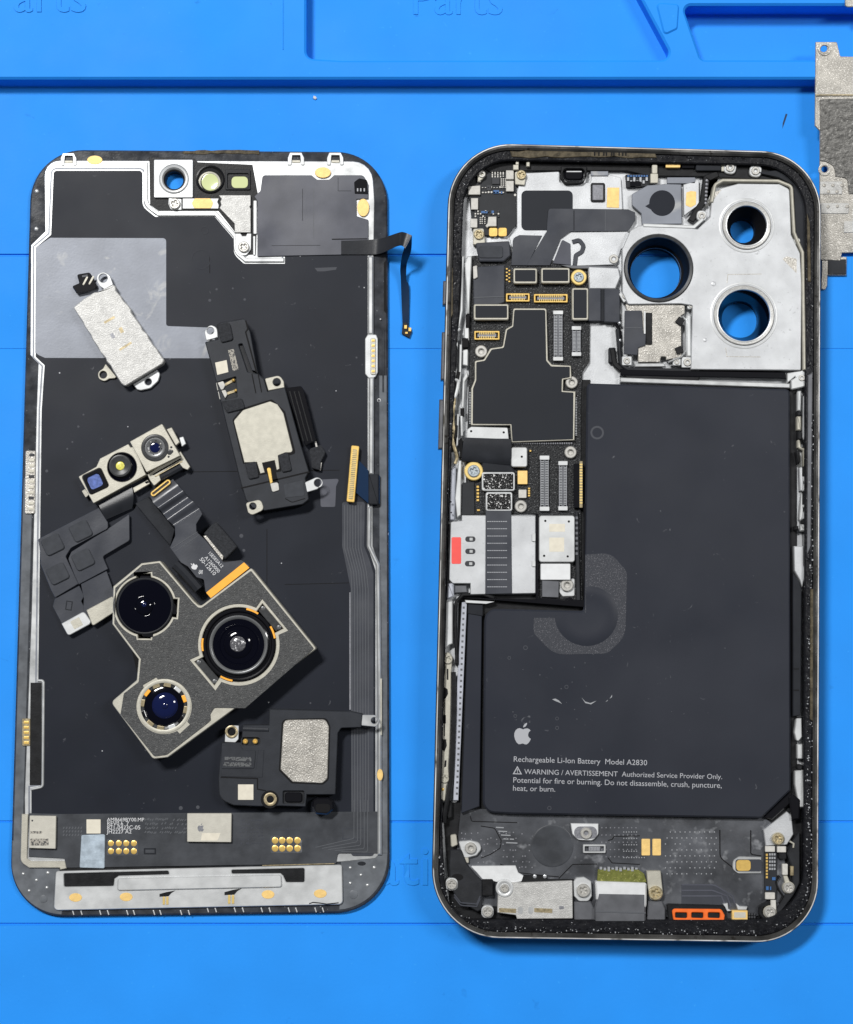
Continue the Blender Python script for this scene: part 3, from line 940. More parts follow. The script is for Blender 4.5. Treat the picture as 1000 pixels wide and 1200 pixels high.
# ---- silver module with lugs
S7 = Fr(80, 300, 7.06)
H = thing('haptic_module', 'rough silver metal box with three screw lugs and black plug', 'phone part', 140, 395, ZB)
edge = [(42, 425, 14), (130, 352), (215, 300, 6), (260, 292), (300, 268, 4), (372, 235, 10), (392, 250, 6), (395, 285), (440, 335), (452, 362), (495, 405), (520, 440), (522, 465), (570, 530), (605, 580), (615, 610),
        (655, 645), (668, 680), (705, 735), (738, 770), (745, 790), (797, 862, 20), (780, 892, 10), (470, 1078, 26), (440, 1055, 10), (372, 950), (350, 905), (318, 872), (310, 845), (262, 790), (240, 745), (200, 690),
        (185, 650), (140, 590), (120, 545), (75, 480)]
prism(H, 'case', S7, edge, ZB, 4.0, 'steel_rough', bev=0.18)
prism(H, 'upper_lug', S7, [(234, 160, 40), (290, 124, 50), (345, 160, 40), (372, 235, 5), (300, 275), (262, 250, 10), (240, 215, 20)], 2.9, 3.5, 'steel', bev=0.1, holes=[circ(290, 183, 36, 24)])
prism(H, 'side_lug', S7, [(310, 890, 6), (400, 1000, 6), (385, 1012), (340, 1015, 15), (300, 1040, 40), (250, 1015, 40), (245, 960, 40), (290, 930, 20)], 1.9, 2.3, 'steel_cream', bev=0.1, holes=[circ(290, 982, 31, 24)])
prism(H, 'lower_lug', S7, [(535, 1062, 6), (735, 940, 10), (762, 975, 30), (745, 1035, 40), (680, 1095, 60), (600, 1112, 40), (570, 1105, 20)], 1.9, 2.5, 'steel', bev=0.14, holes=[circ(662, 1040, 28, 24)])
pg = prism(H, 'plug', S7, [(72, 152, 14), (180, 134, 24), (236, 240, 10), (225, 272, 10), (170, 292), (72, 312, 14), (30, 250, 14), (92, 224, 6)], ZB, 2.9, 'black_gloss', bev=0.12)
for q in ((142, 205), (192, 200)):
    put(pg, 'plug_contact', 'pad', S7, q[0], q[1], 2.9, 'steel_cream', wh=(16, 78), hz=0.12, deg=28)
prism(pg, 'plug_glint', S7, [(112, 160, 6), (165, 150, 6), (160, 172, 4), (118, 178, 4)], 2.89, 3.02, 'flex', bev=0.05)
for x, y, w_, h_, d in ((342, 528, 100, 20, -30), (440, 613, 30, 46, -25), (368, 660, 28, 44, -30), (475, 746, 118, 18, -32)):
    prism(H, 'test_mark', S7, orect(x, y, w_, h_, d, 5), 3.98, 4.02, 'brass_dirty' if w_ > 29 else 'connector_grey', bev=0)

# ---- top loudspeaker
E = thing('earpiece_speaker', 'black loudspeaker module with angular silver plate and four screw lugs', 'loudspeaker', 310, 490, ZB)
body = [(78, 157, 5), (135, 144), (132, 78, 8), (150, 68, 6), (255, 50, 8), (268, 80), (280, 110), (318, 298), (345, 322), (362, 378), (440, 360), (505, 600), (548, 742, 6), (532, 772), (548, 868, 12), (520, 890, 25), (350, 918, 6),
        (290, 905), (262, 870, 8), (240, 800), (150, 430), (128, 335)]
slot1 = [(228, 167, 5), (246, 163, 5), (290, 285), (312, 292), (308, 300), (270, 292, 6)]
slot2 = [(128, 336), (222, 308, 4), (228, 405, 4), (176, 420), (172, 412)]
prism(E, 'lower_shell', R5, body, ZB, 4.3, 'black_plastic', bev=0.1)
prism(E, 'upper_shell', R5, [(p[0] + (2 if p[0] < 300 else -2), p[1] + (2 if p[1] < 450 else -2)) + tuple(p[2:]) for p in body], 4.25, 5.0, 'speaker_black', bev=0.12, holes=[slot1, [(134, 338), (218, 312, 4), (224, 404, 4), (172, 416)]])
strip(E, 'shell_groove', R5, [(262, 60), (272, 98), (262, 112), (310, 292)], 7, 4.98, 5.02, 'black_void', bev=0)
strip(E, 'shell_groove', R5, [(290, 300), (308, 388)], 5, 4.98, 5.02, 'black_void', bev=0)
strip(E, 'shell_groove', R5, [(318, 300), (334, 384)], 5, 4.98, 5.02, 'black_void', bev=0)
strip(E, 'shell_groove', R5, [(240, 816), (548, 742)], 7, 4.98, 5.03, 'black_void', bev=0)
strip(E, 'shell_groove', R5, [(440, 862), (470, 880, 20), (530, 862)], 4, 4.98, 5.02, 'black_void', bev=0)
prism(E, 'shell_patch', R5, [(432, 800, 4), (520, 780, 4), (528, 850, 8), (440, 858, 4)], 4.98, 5.06, 'foam_pad', bev=0.04)
sp = [(208, 512, 14), (250, 464, 14), (372, 424, 14), (405, 438), (432, 478, 12), (476, 655, 12), (440, 655), (408, 668), (414, 728), (402, 735), (392, 690), (336, 702), (348, 745), (328, 750), (312, 698), (256, 700)]
prism(E, 'plate_seat', R5, [(202, 508, 14), (246, 455, 14), (380, 414, 14), (440, 470, 12), (488, 660, 12), (440, 672), (420, 740), (322, 758), (305, 705), (250, 706)], 4.98, 5.04, 'black_void', bev=0)
prism(E, 'speaker_plate', R5, sp, 4.9, 5.2, 'steel_cream', bev=0.08)
for pts in ([(258, 706, 5), (308, 693, 10), (322, 766, 10), (276, 776, 8)], [(406, 668, 8), (452, 652, 12), (470, 735, 10), (426, 745, 10)], [(150, 424, 5), (245, 410, 8), (260, 456, 10), (178, 476, 8)], [(131, 80, 10), (190, 65, 14), (206, 146, 12), (152, 160, 8)]):
    prism(E, 'foam_pad', R5, pts, 5.0, 5.45, 'foam', bev=0.12)
prism(E, 'screw_lug', R5, [(76, 110, 20), (100, 76, 25), (132, 92, 20), (140, 135, 4), (84, 150, 4)], 3.6, 4.0, 'steel', bev=0.1, holes=[circ(103, 106, 16, 24)])
prism(E, 'screw_lug', R5, [(348, 322, 6), (415, 306, 25), (434, 335, 12), (436, 362), (364, 376)], 3.9, 4.3, 'steel_cream', bev=0.1, holes=[circ(402, 338, 18, 24)])
prism(E, 'screw_lug', R5, [(262, 882, 10), (330, 865, 20), (346, 912, 20), (290, 938, 20), (272, 925, 10)], 5.0, 5.3, 'steel_cream', bev=0.1, holes=[circ(294, 897, 16, 24)])
prism(E, 'screw_lug', R5, [(528, 790, 5), (590, 762, 28), (614, 790, 28), (585, 820, 15), (538, 834, 4)], 4.6, 5.0, 'steel', bev=0.1, holes=[circ(588, 792, 18, 24)])
for x, y, r in ((402, 338, 17), (294, 897, 15), (588, 792, 17), (103, 106, 15)):
    pass
for i, (pts, g) in enumerate((([(128, 340, 4), (160, 332, 6), (170, 352), (160, 370), (134, 376, 4)], (206, 328)), ([(136, 380, 4), (170, 372, 6), (180, 392), (168, 412, 6), (144, 416, 4)], (217, 374)))):
    c = prism(E, 'spring_contact', R5, pts, 4.3, 4.7, 'component_white', bev=0.08)
    strip(c, 'spring_arm', R5, [(165, 352 + i * 42), (g[0] - 4, g[1] + 3)], 12, 4.3, 4.5, 'brass_dirty', bev=0.05)
    put(c, 'spring_tip', 'bump', R5, g[0], g[1], 4.5, 'gold', r=8, hz=0.5)
c = prism(E, 'spring_contact', R5, [(372, 795, 4), (408, 788, 10), (413, 824, 6), (382, 834, 8)], 5.0, 5.3, 'component_white', bev=0.06)
prism(c, 'spring_arm', R5, [(356, 724, 8), (374, 722, 8), (384, 788), (372, 796)], 5.0, 5.25, 'gold', bev=0.08)
prism(c, 'contact_slot', R5, [(344, 692), (386, 682), (402, 760), (412, 792), (372, 800)], 4.97, 5.03, 'black_void', bev=0)
prism(E, 'code_label', R5, [(124, 250), (176, 238), (184, 292), (134, 305)], 4.99, 5.03, 'label_cream', bev=0)
prism(E, 'printed_marks', R5, [(182, 194), (208, 188), (230, 280), (204, 288)], 4.99, 5.02, 'label_print', bev=0)
gr = prism(E, 'sound_outlet', R5, [(438, 364), (512, 355, 10), (524, 372), (582, 602, 8), (530, 622)], ZB, 3.8, 'black_gloss', bev=0.12)
for q in (460, 480, 500):
    strip(gr, 'outlet_rib', R5, [(q, 378), (q + 62, 605)], 7, 3.78, 3.95, 'black_rubber', bev=0.06)
prism(E, 'outlet_foam', R5, [(548, 640, 10), (600, 618, 14), (622, 655, 14), (600, 700, 10), (598, 735, 6), (560, 725, 10)], ZB, 3.0, 'foam', bev=0.15)
strip(E, 'foam_thread', R5, [(575, 600), (582, 630)], 8, 2.9, 3.2, 'component_white', bev=0.05)
strip(E, 'foam_thread', R5, [(602, 700), (596, 735)], 7, 2.4, 2.7, 'component_white', bev=0.05)

# ---- front camera with sensor flex
F1, F2, F3 = Fr(90, 480, 7.143), Fr(40, 560, 6), Fr(150, 550, 6.25)
FC = thing('front_camera_module', 'silver bar with three different lenses on a bent dark flex with four foam pads', 'camera module', 130, 600, ZB)
lp = prism(FC, 'sensor_housing', F1, [(15, 562, 8), (165, 478, 5), (195, 410, 6), (432, 288, 4), (452, 316), (486, 308), (580, 545, 4), (140, 785, 8)], ZB, 4.6, 'steel_cream', bev=0.1,
           holes=[circ(380, 482, 124, 36), orect(157, 600, 178, 178, -25, 24)])
cp = prism(FC, 'camera_housing', F1, [(445, 268, 8), (715, 118, 10), (868, 385, 6), (585, 525, 8)], ZB, 5.2, 'steel_cream', bev=0.1, holes=[circ(655, 320, 112, 36)])
lathe(cp, 'lens_ring', F1, 655, 320, [(113, 4.6), (113, 5.3), (104, 5.36), (88, 5.34), (84, 5.0)], 'lens_ring')
lathe(cp, 'lens_barrel', F1, 655, 318, [(90, 4.7), (86, 5.16), (80, 5.2), (46, 5.06), (42, 4.95)], 'lens_ring_lite')
lathe(cp, 'lens_glass', F1, 653, 318, [(46, 4.9)] + dome(42, 4.93, 0.12), 'lens_blue')
for i in range(8):
    a = math.radians(45 * i + 10)
    put(cp, 'barrel_dot', 'bump', F1, 654 + 60 * math.cos(a), 318 + 60 * math.sin(a), 5.09, 'component_white' if i % 2 else 'black_void', r=7, hz=0.04)
for x, y, r in ((792, 315, 10), (770, 394, 10), (778, 356, 24), (796, 350, 14)):
    put(cp, 'sensor_dot', 'bump', F1, x, y, 5.2, 'lens_ring', r=r, hz=0.05)
lathe(lp, 'projector_well', F1, 380, 482, [(124, 4.5), (122, 4.64), (116, 4.6), (104, 3.9), (0, 3.9)], 'lens_black', zref=4.6)
lathe(lp, 'projector_barrel', F1, 362, 470, [(98, 4.0), (92, 4.75), (82, 4.8), (74, 4.78), (40, 4.6), (36, 4.45)], 'lens_ring')
lathe(lp, 'projector_emitter', F1, 364, 470, [(36, 4.45)] + dome(34, 4.47, 0.1), 'emitter_yellow')
prism(lp, 'sensor_frame', F1, orect(157, 600, 176, 176, -25, 30), 3.8, 4.7, 'black_gloss', bev=0.14, holes=[orect(152, 600, 112, 112, -25, 26)])
prism(lp, 'sensor_lens', F1, orect(150, 600, 122, 122, -25, 26), 3.8, 4.35, 'lens_pale_blue', bev=0.1)
prism(FC, 'side_tab', F1, [(752, 165, 5), (795, 148, 8), (862, 272, 8), (830, 302, 6)], 3.4, 4.6, 'steel_cream', bev=0.1)
prism(FC, 'side_tab', F1, [(858, 235, 6), (892, 225, 6), (915, 285, 6), (880, 312, 6)], 2.6, 3.6, 'steel', bev=0.1)
prism(FC, 'side_tab', F1, [(42, 682, 6), (72, 662, 6), (104, 712, 6), (76, 738, 8)], 2.6, 3.3, 'steel_cream', bev=0.08)
prism(FC, 'mounting_frame', F1, [(592, 545), (870, 350), (950, 478, 6), (928, 505, 8), (888, 488), (850, 440), (690, 540), (705, 590, 8), (648, 640, 12), (612, 590)], 2.4, 3.6, 'steel_cream', bev=0.1)
strip(FC, 'frame_slot', F1, [(640, 545), (872, 412)], 12, 3.58, 3.66, 'black_void', bev=0)
strip(FC, 'frame_slot', F1, [(655, 560), (884, 432)], 8, 3.58, 3.7, 'brass_dirty', bev=0)
tube(FC, 'cable_roll', F1, [(705, 575, 3.0), (790, 530, 3.0), (880, 480, 3.0)], 0.75, 'flex_dark')
mc = prism(FC, 'mini_plug', F1, [(470, 655, 4), (596, 588, 4), (612, 620, 4), (482, 696, 4)], 2.4, 3.5, 'steel_cream', bev=0.08)
prism(mc, 'plug_slot', F1, [(488, 660), (580, 612), (588, 630), (496, 680)], 3.48, 3.53, 'label_cream', bev=0)
prism(mc, 'plug_slot', F1, [(570, 605), (600, 595), (604, 612), (580, 620)], 3.48, 3.54, 'black_void', bev=0)
sheet(FC, 'flex_neck', F2, [(455, 190, 3.2), (478, 240, 3.4), (505, 295, 2.9)], [(690, 65, 3.2), (700, 140, 3.4), (690, 215, 2.4)], 'flex_dark', th=0.4)
prism(FC, 'flex_arm', F2, [(30, 430, 14), (455, 210, 5), (518, 312, 10), (522, 355, 26), (260, 492, 40), (222, 552, 16), (312, 745, 3), (148, 842, 3), (120, 790), (48, 612), (42, 520)], 2.7, 3.2, 'flex', bev=0.08)
prism(FC, 'flex_arm', F2, [(528, 352, 20), (670, 255, 4), (672, 440, 24), (482, 552, 18), (520, 640, 4), (310, 752), (240, 570, 28), (262, 520, 20)], 2.3, 2.8, 'flex', bev=0.08)
prism(FC, 'flex_tail', F2, [(145, 852, 3), (318, 758, 3), (352, 830, 8), (332, 868, 8), (400, 1002, 20), (392, 1030, 8), (240, 1110, 20), (132, 905, 6)], 2.4, 2.9, 'flex', bev=0.08)
prism(FC, 'flex_tail', F2, [(330, 748, 3), (510, 655, 3), (580, 850, 6), (582, 935, 8), (412, 1040, 12), (345, 930), (350, 850, 8)], 2.6, 3.0, 'flex', bev=0.08)
pe = prism(FC, 'plug_cover', F2, [(193, 1025, 4), (350, 938, 22), (402, 1010, 18), (390, 1030, 6), (240, 1112, 20)], 2.8, 3.25, 'steel', bev=0.12)
prism(pe, 'plug_mark', F2, orect(300, 1022, 70, 62, -28, 6), 3.24, 3.27, 'steel_cream', bev=0)
prism(FC, 'plug_cover', F2, [(368, 930, 4), (555, 830, 12), (586, 930, 10), (412, 1042, 12)], 2.95, 3.4, 'steel_cream', bev=0.12)
prism(FC, 'part_outline', F2, orect(246, 898, 46, 66, 8, 3), 2.89, 2.94, 'flex_dark', bev=0.02, holes=[orect(246, 898, 32, 52, 8, 3)])
for x, y, z in ((130, 468, 3.2), (328, 372, 3.2), (165, 673, 3.2), (344, 574, 2.8)):
    prism(FC, 'foam_pad', F2, orect(x, y, 138, 124, -26, 22), z - 0.02, z + 0.4, 'foam_pad', bev=0.14)

# ---- rear camera
RC = thing('rear_camera_module', 'three lens camera unit with speckled dark face, cream edges and orange banded flex', 'camera module', 250, 770, ZB)
ol = [(82, 240, 4), (200, 143, 3), (278, 133, 8), (418, 300, 6), (445, 325, 18), (660, 162, 8), (932, 500, 8), (310, 955, 18), (248, 962, 18), (72, 725, 18), (180, 632, 10), (188, 545, 5), (78, 398, 4)]
L1c, L2c, L3c = (214, 322), (607, 484), (294, 742)
prism(RC, 'camera_case', B1, ol, ZB, 6.6, 'steel_cream', bev=0.12, holes=[polar(*L1c, 122, [(-12, 20, 140), (80, 102, 138), (255, 280, 138)]), polar(*L2c, 156, [(-60, -20, 198), (121, 159, 198)]), circ(*L3c, 100, 36)])
prism(RC, 'case_floor', B1, [(100, 250), (280, 150), (440, 335), (660, 180), (915, 500), (310, 940), (250, 945), (90, 725), (190, 640)], ZB, 3.0, 'black_void', bev=0)
stk = [(90, 246, 4), (204, 150, 3), (274, 141, 6), (414, 306, 6), (444, 335, 18), (658, 174, 6), (922, 500, 6), (634, 750), (505, 748, 14), (488, 775, 8), (490, 800), (474, 815), (306, 945, 14), (253, 952, 14), (112, 775), (126, 688),
       (188, 640, 10), (197, 543, 5), (86, 396, 4)]
prism(RC, 'speckled_face', B1, stk, 6.58, 6.74, 'sticker_speck', bev=0.04,
      holes=[polar(*L1c, 132, [(-14, 22, 150), (78, 104, 146), (252, 282, 148)]), polar(*L2c, 171, [(-63, -16, 215), (117, 163, 215)]), polar(*L3c, 116, [(35, 60, 132), (225, 255, 126)])])
# ultra wide
b1 = lathe(RC, 'lens_barrel', B1, L1c[0], L1c[1], [(121, 3.0), (119, 6.9), (114, 7.05), (110, 7.0)], 'black_plastic', zref=7.0)
lathe(b1, 'lens_glass', B1, L1c[0], L1c[1], [(114, 6.98), (108, 7.03), (60, 7.1), (40, 7.1), (0, 7.1)], 'lens_black', zref=7.0)
lathe(b1, 'lens_inner_ring', B1, L1c[0] - 2, L1c[1] + 2, [(46, 7.09), (44, 7.14), (40, 7.14), (38, 7.09)], 'lens_black', zref=7.1)
lathe(b1, 'lens_core', B1, L1c[0] - 2, L1c[1] + 2, [(38, 7.09)] + dome(36, 7.095, 0.55), 'lens_black', zref=7.1)
lathe(b1, 'lens_core_tip', B1, L1c[0] - 2, L1c[1] - 6, [(12, 7.5)] + dome(11, 7.55, 0.30), 'lens_blue', zref=7.5)
for x, y, a in ((216, 204, 0), (226, 442, 4), (336, 335, 80)):
    prism(RC, 'clip', B1, orect(x, y, 44, 18, a, 5), 5.9, 6.75, 'black_gloss', bev=0.08)
# wide
b2 = lathe(RC, 'lens_barrel', B1, L2c[0], L2c[1], [(154, 3.0), (152, 6.75), (146, 7.0), (140, 6.95), (134, 6.6), (128, 6.6), (126, 7.2), (121, 7.3), (117, 7.2)], 'black_gloss', zref=7.0)
lathe(b2, 'lens_rim', B1, L2c[0] - 1, L2c[1], [(123, 7.1), (122, 7.36), (116, 7.4), (112, 7.3), (108, 7.15)], 'lens_ring_lite', zref=7.2)
lathe(b2, 'lens_glass', B1, L2c[0], L2c[1], [(113, 7.1), (104, 7.12), (84, 6.98), (60, 6.9), (0, 6.9)], 'lens_black', zref=7.2)
lathe(b2, 'lens_inner_ring', B1, L2c[0], L2c[1], [(88, 6.97), (86, 7.06), (80, 7.06), (78, 6.95)], 'lens_black', zref=7.2)
lathe(b2, 'lens_core', B1, L2c[0] - 4, L2c[1] - 3, [(62, 6.88)] + dome(60, 6.9, 0.55), 'lens_black', zref=7.3)
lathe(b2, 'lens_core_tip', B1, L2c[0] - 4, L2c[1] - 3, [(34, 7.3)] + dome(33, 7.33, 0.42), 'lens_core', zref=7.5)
for a0 in (-78, -30, 100, 170):
    pp = [(L2c[0] + r * math.cos(math.radians(a0 + q)), L2c[1] + r * math.sin(math.radians(a0 + q))) for r, qs in ((157, range(0, 21, 4)), (149, range(20, -1, -4))) for q in qs]
    prism(RC, 'copper_spring', B1, pp, 6.2, 6.95, 'copper_tape', bev=0.03)
for s in (-40, 140):
    c, sn = math.cos(math.radians(s)), math.sin(math.radians(s))
    prism(RC, 'magnet_block', B1, orect(L2c[0] + 172 * c, L2c[1] + 172 * sn, 34, 116, s, 4), 4.5, 6.3, 'lens_ring', bev=0.1)
    for q in (-52, 52):
        put(RC, 'magnet_screw', 'bump', B1, L2c[0] + 176 * c - q * sn, L2c[1] + 176 * sn + q * c, 6.3, 'lens_ring_lite', r=10, hz=0.1)
# telephoto
b3 = lathe(RC, 'lens_barrel', B1, L3c[0], L3c[1], [(99, 3.0), (98, 6.3), (94, 6.5), (86, 6.4), (82, 6.1)], 'lens_ring', zref=6.5)
lathe(b3, 'lens_glass', B1, L3c[0], L3c[1], [(86, 6.1), (76, 6.3), (40, 6.4), (0, 6.42)], 'lens_black', zref=6.4)
lathe(b3, 'lens_core', B1, L3c[0] + 4, L3c[1] - 4, [(54, 6.38)] + dome(52, 6.39, 0.55), 'lens_blue', zref=6.4)
lathe(b3, 'lens_core_tip', B1, L3c[0] + 4, L3c[1] - 4, [(16, 6.85)] + dome(15, 6.87, 0.3), 'lens_blue', zref=6.8)
for i in range(12):
    a = math.radians(30 * i + 9)
    put(b3, 'barrel_clip', 'box', B1, L3c[0] + 91 * math.cos(a), L3c[1] + 91 * math.sin(a), 6.35, ('brass_dirty', 'black_gloss', 'steel', 'copper_tape')[i % 4 if i % 3 else 0], wh=(16, 30), hz=0.28, deg=30 * i + 9)
lathe(RC, 'barrel_ring', B1, L3c[0], L3c[1], [(112, 6.5), (112, 6.72), (104, 6.78), (98, 6.7), (98, 6.2)], 'steel_cream', zref=6.7)
# flex
prism(RC, 'orange_band', B1, [(470, 266, 2), (629, 139, 2), (652, 162, 2), (490, 289, 2)], 6.2, 6.45, 'copper_tape', bev=0.04)
fl = [(345, 412), (530, 300, 4), (546, 326, 8), (500, 402, 10), (503, 458, 6), (562, 512), (690, 668, 4), (702, 682, 6), (832, 664, 6), (892, 704), (598, 938), (568, 892, 6), (556, 806, 16), (502, 790, 14), (440, 712, 6), (388, 682), (308, 572, 6), (346, 488, 6)]
prism(RC, 'flex_cable', F3, fl, 5.6, 5.85, 'flex', bev=0.06)
prism(RC, 'flex_support', F3, [(400, 560), (560, 520), (690, 670), (830, 672), (880, 720), (600, 930), (560, 810), (450, 720)], ZB, 5.62, 'black_rubber', bev=0)
sheet(RC, 'flex_wave', F3, [(165, 195, 4.3), (190, 250, 4.4), (222, 282, 5.5), (258, 325, 4.5), (290, 368, 5.7), (330, 405, 5.0), (350, 425, 5.8)],
      [(330, 72, 4.3), (372, 122, 4.4), (405, 160, 5.5), (438, 203, 4.5), (478, 236, 5.7), (520, 285, 5.0), (540, 310, 5.8)], 'flex', th=0.15, sub=7)
strip(RC, 'flex_crease', F3, [(322, 578), (510, 458)], 5, 5.84, 5.9, 'flex_trace', bev=0.02)
strip(RC, 'flex_crease', F3, [(338, 606), (525, 478)], 4, 5.84, 5.89, 'flex_trace', bev=0.02)
prism(RC, 'flex_backing', F3, [(52, 250, 8), (150, 200), (345, 440), (312, 560), (268, 510, 6)], ZB, 3.4, 'flex_dark', bev=0.1)
prism(RC, 'flex_backing', F3, [(150, 195), (330, 70), (420, 190), (260, 320)], 3.3, 4.2, 'flex_dark', bev=0.05)
fp = prism(RC, 'flex_plug', F3, orect(240, 136, 176, 40, -38, 20), 4.1, 4.75, 'gold', bev=0.1, holes=[orect(240, 136, 148, 15, -38, 6)])
prism(fp, 'plug_cavity', F3, orect(240, 136, 150, 18, -38, 6), 4.1, 4.5, 'component_dark', bev=0)
pl = []
for i in range(16):
    q = -62 + i * 8.2
    for s in (-13, 13):
        pl.append(orect(240 + q * math.cos(math.radians(-38)) - s * math.sin(math.radians(-38)), 136 + q * math.sin(math.radians(-38)) + s * math.cos(math.radians(-38)), 3.5, 8, -38))
prisms(fp, 'plug_contacts', F3, pl, 4.74, 4.8, 'gold_ring')
prism(RC, 'foam_block', F3, [(556, 470, 6), (640, 378, 10), (802, 568, 12), (706, 664, 8)], 3.0, 5.4, 'foam', bev=0.2)
prism(RC, 'foam_edge', F3, [(552, 488), (574, 484), (700, 636), (692, 668)], 5.3, 5.95, 'steel_grain', bev=0.06)
tube(RC, 'flex_roll', F3, [(350, 695, 4.6), (430, 775, 4.6), (520, 880, 4.6)], 1.1, 'flex_dark')
emblem(RC, F3, 484, 710, 46, 5.85, 'print_white', deg=-62)
prisms(RC, 'print_symbol', F3, [orect(533, 758, 30, 7, 10), orect(533, 745, 24, 7, 10), orect(526, 752, 7, 30, 10), orect(543, 752, 7, 28, 10)], 5.85, 5.87, 'print_white', kind=None)
for x, y, s, wd in ((585, 612, '1SESESA12', 150), (560, 648, 'A1260000', 150), (522, 660, '50-12610', 160)):
    text(RC, 'flex_print', F3, x, y, s, 'print_white', 5.855, width=wd, deg=48)

# ---- bottom loudspeaker
Z8 = Fr(240, 820, 8.333)
BS = thing('bottom_speaker', 'black loudspeaker module with rounded grainy silver plate and gold ringed lugs', 'loudspeaker', 345, 890, ZB)
bb = [(315, 128, 6), (718, 140, 4), (772, 152, 4), (766, 216, 4), (668, 219, 14), (652, 245, 10), (640, 548, 6), (500, 548), (494, 607, 4), (375, 603), (262, 605), (140, 600, 30), (70, 570, 60), (66, 470, 10), (82, 292, 4), (178, 292), (186, 206, 6), (312, 206)]
prism(BS, 'lower_shell', B2, bb, ZB, 4.2, 'black_plastic', bev=0.1)
prism(BS, 'upper_shell', B2, [(p[0] + (2 if p[0] < 350 else -2), p[1] + (2 if p[1] < 350 else -2)) + tuple(p[2:]) for p in bb], 4.15, 4.8, 'speaker_black', bev=0.12,
      holes=[rect(180, 268, 270, 306, 14), rect(382, 528, 486, 592, 8)])
prism(BS, 'plate_seat', B2, [(378, 178, 26), (598, 172, 26), (614, 215), (606, 476, 26), (578, 498, 12), (424, 492, 12), (362, 428, 10)], 4.78, 4.83, 'black_void', bev=0)
prism(BS, 'speaker_plate', B2, [(385, 182, 26), (590, 179, 26), (607, 215), (600, 470, 26), (574, 491, 12), (430, 485, 10), (370, 424, 8)], 4.6, 5.05, 'steel_grain', bev=0.12)
lug = prism(BS, 'screw_lug', B2, [(102, 220, 14), (130, 208, 10), (167, 210, 4), (165, 276, 8), (150, 292, 6), (98, 290, 4)], 4.2, 4.55, 'steel', bev=0.08, holes=[circ(131, 240, 20, 20)])
lathe(lug, 'lug_ring', B2, 131, 240, [(32, 4.5), (31, 4.75), (26, 4.82), (20, 4.7), (19, 4.2)], 'brass_dirty', n=28)
lathe(BS, 'lug_ring', B2, 320, 570, [(33, 4.2), (32, 5.0), (26, 5.06), (18, 4.95), (17, 4.2)], 'brass_dirty', n=28)
for q in ((131, 240, 4.25), (320, 570, 4.9)):
    put(BS, 'lug_bore', 'bump', B2, q[0], q[1], q[2], 'black_void', r=17, hz=0.02)
prism(BS, 'screw_lug', B2, [(762, 157, 4), (835, 158, 20), (858, 188, 25), (838, 216, 15), (765, 209, 4)], 4.1, 4.5, 'steel_bright', bev=0.1, holes=[circ(828, 185, 16, 22)])
for x in (198, 246):
    lathe(BS, 'contact_pin', B2, x, 287, [(13, 4.2), (12, 4.7), (7, 4.85), (4, 4.7), (0, 4.7)], 'gold', n=18)
tube(BS, 'shell_rib', B2, [(188, 226, 4.6), (250, 228, 4.6), (312, 230, 4.6)], 0.5, 'speaker_black')
np_ = prism(BS, 'name_plate', B2, [(84, 306, 4), (172, 302, 4), (188, 328, 6), (250, 332, 4), (242, 420, 10), (82, 420, 4)], 4.78, 4.95, 'speaker_black', bev=0.06)
prism(np_, 'printed_marks', B2, [(98, 362), (228, 364), (228, 384), (98, 382)], 4.94, 4.96, 'marks_print', bev=0)
prism(np_, 'printed_marks', B2, [(92, 388), (228, 390), (228, 410), (92, 408)], 4.94, 4.96, 'marks_print', bev=0)
prism(BS, 'shell_step', B2, [(80, 426), (250, 426), (262, 330), (290, 330), (282, 462), (80, 458)], 4.78, 4.9, 'speaker_black', bev=0.05)
strip(BS, 'shell_groove', B2, [(78, 462), (258, 468), (258, 520), (300, 528)], 6, 4.79, 4.83, 'black_void', bev=0)
prism(BS, 'code_label', B2, rect(163, 497, 238, 572), 4.79, 4.84, 'label_cream', bev=0)
prism(BS, 'lug_seat', B2, circ(318, 570, 44, 24), 4.78, 4.83, 'black_void', bev=0)
prism(BS, 'slot_pad', B2, rect(392, 536, 476, 584, 14), 4.15, 4.6, 'black_gloss', bev=0.15)
nz = prism(BS, 'sound_nozzle', B2, [(528, 572, 16), (550, 562, 10), (608, 562, 10), (628, 580, 16), (632, 618, 16), (600, 646, 14), (540, 642, 14), (524, 610, 14)], ZB, 4.3, 'black_gloss', bev=0.3)
prism(nz, 'nozzle_mouth', B2, rect(542, 592, 612, 632, 14), 4.28, 4.34, 'black_void', bev=0)
# ================================================================== the phone housing
C1, C2, C3, C4 = Fr(510, 150, 4.348), Fr(720, 150, 3.846), Fr(510, 300, 4.762), Fr(510, 480, 4.348)
C5, C6, C7, C8 = Fr(500, 680, 4), Fr(740, 430, 2.182), Fr(500, 940, 4), Fr(730, 940, 4)
D8 = Fr(670, 340, 6.667)
S1, S2, S3 = Fr(505, 300, 6.667), Fr(505, 440, 6.667), Fr(500, 600, 6.667)
S4, S5, S6 = Fr(500, 760, 5.455), Fr(900, 420, 5.455), Fr(900, 640, 3.53)
G = thing('phone_housing', 'opened phone body with steel rim, three empty camera holes and silver inner plates', 'phone body', 735, 640, 0)
OUT = [(526.5, 166, 74), (963, 178, 72), (959.5, 1106, 72), (504.5, 1099, 80)]
ZR = 7.9
HOLES = ((875.2, 264.4, 24, 14.5), (772, 314.3, 36, 29.8), (872, 369.7, 31, 21.5))


def wcirc(cx, cy, z, rpx, n=40):
    c = at(cx, cy, z)
    s = pxmm(T, cx, cy, z)
    return [Vector((c.x + rpx * s * math.cos(2 * math.pi * i / n), c.y + rpx * s * math.sin(2 * math.pi * i / n))) for i in range(n)]


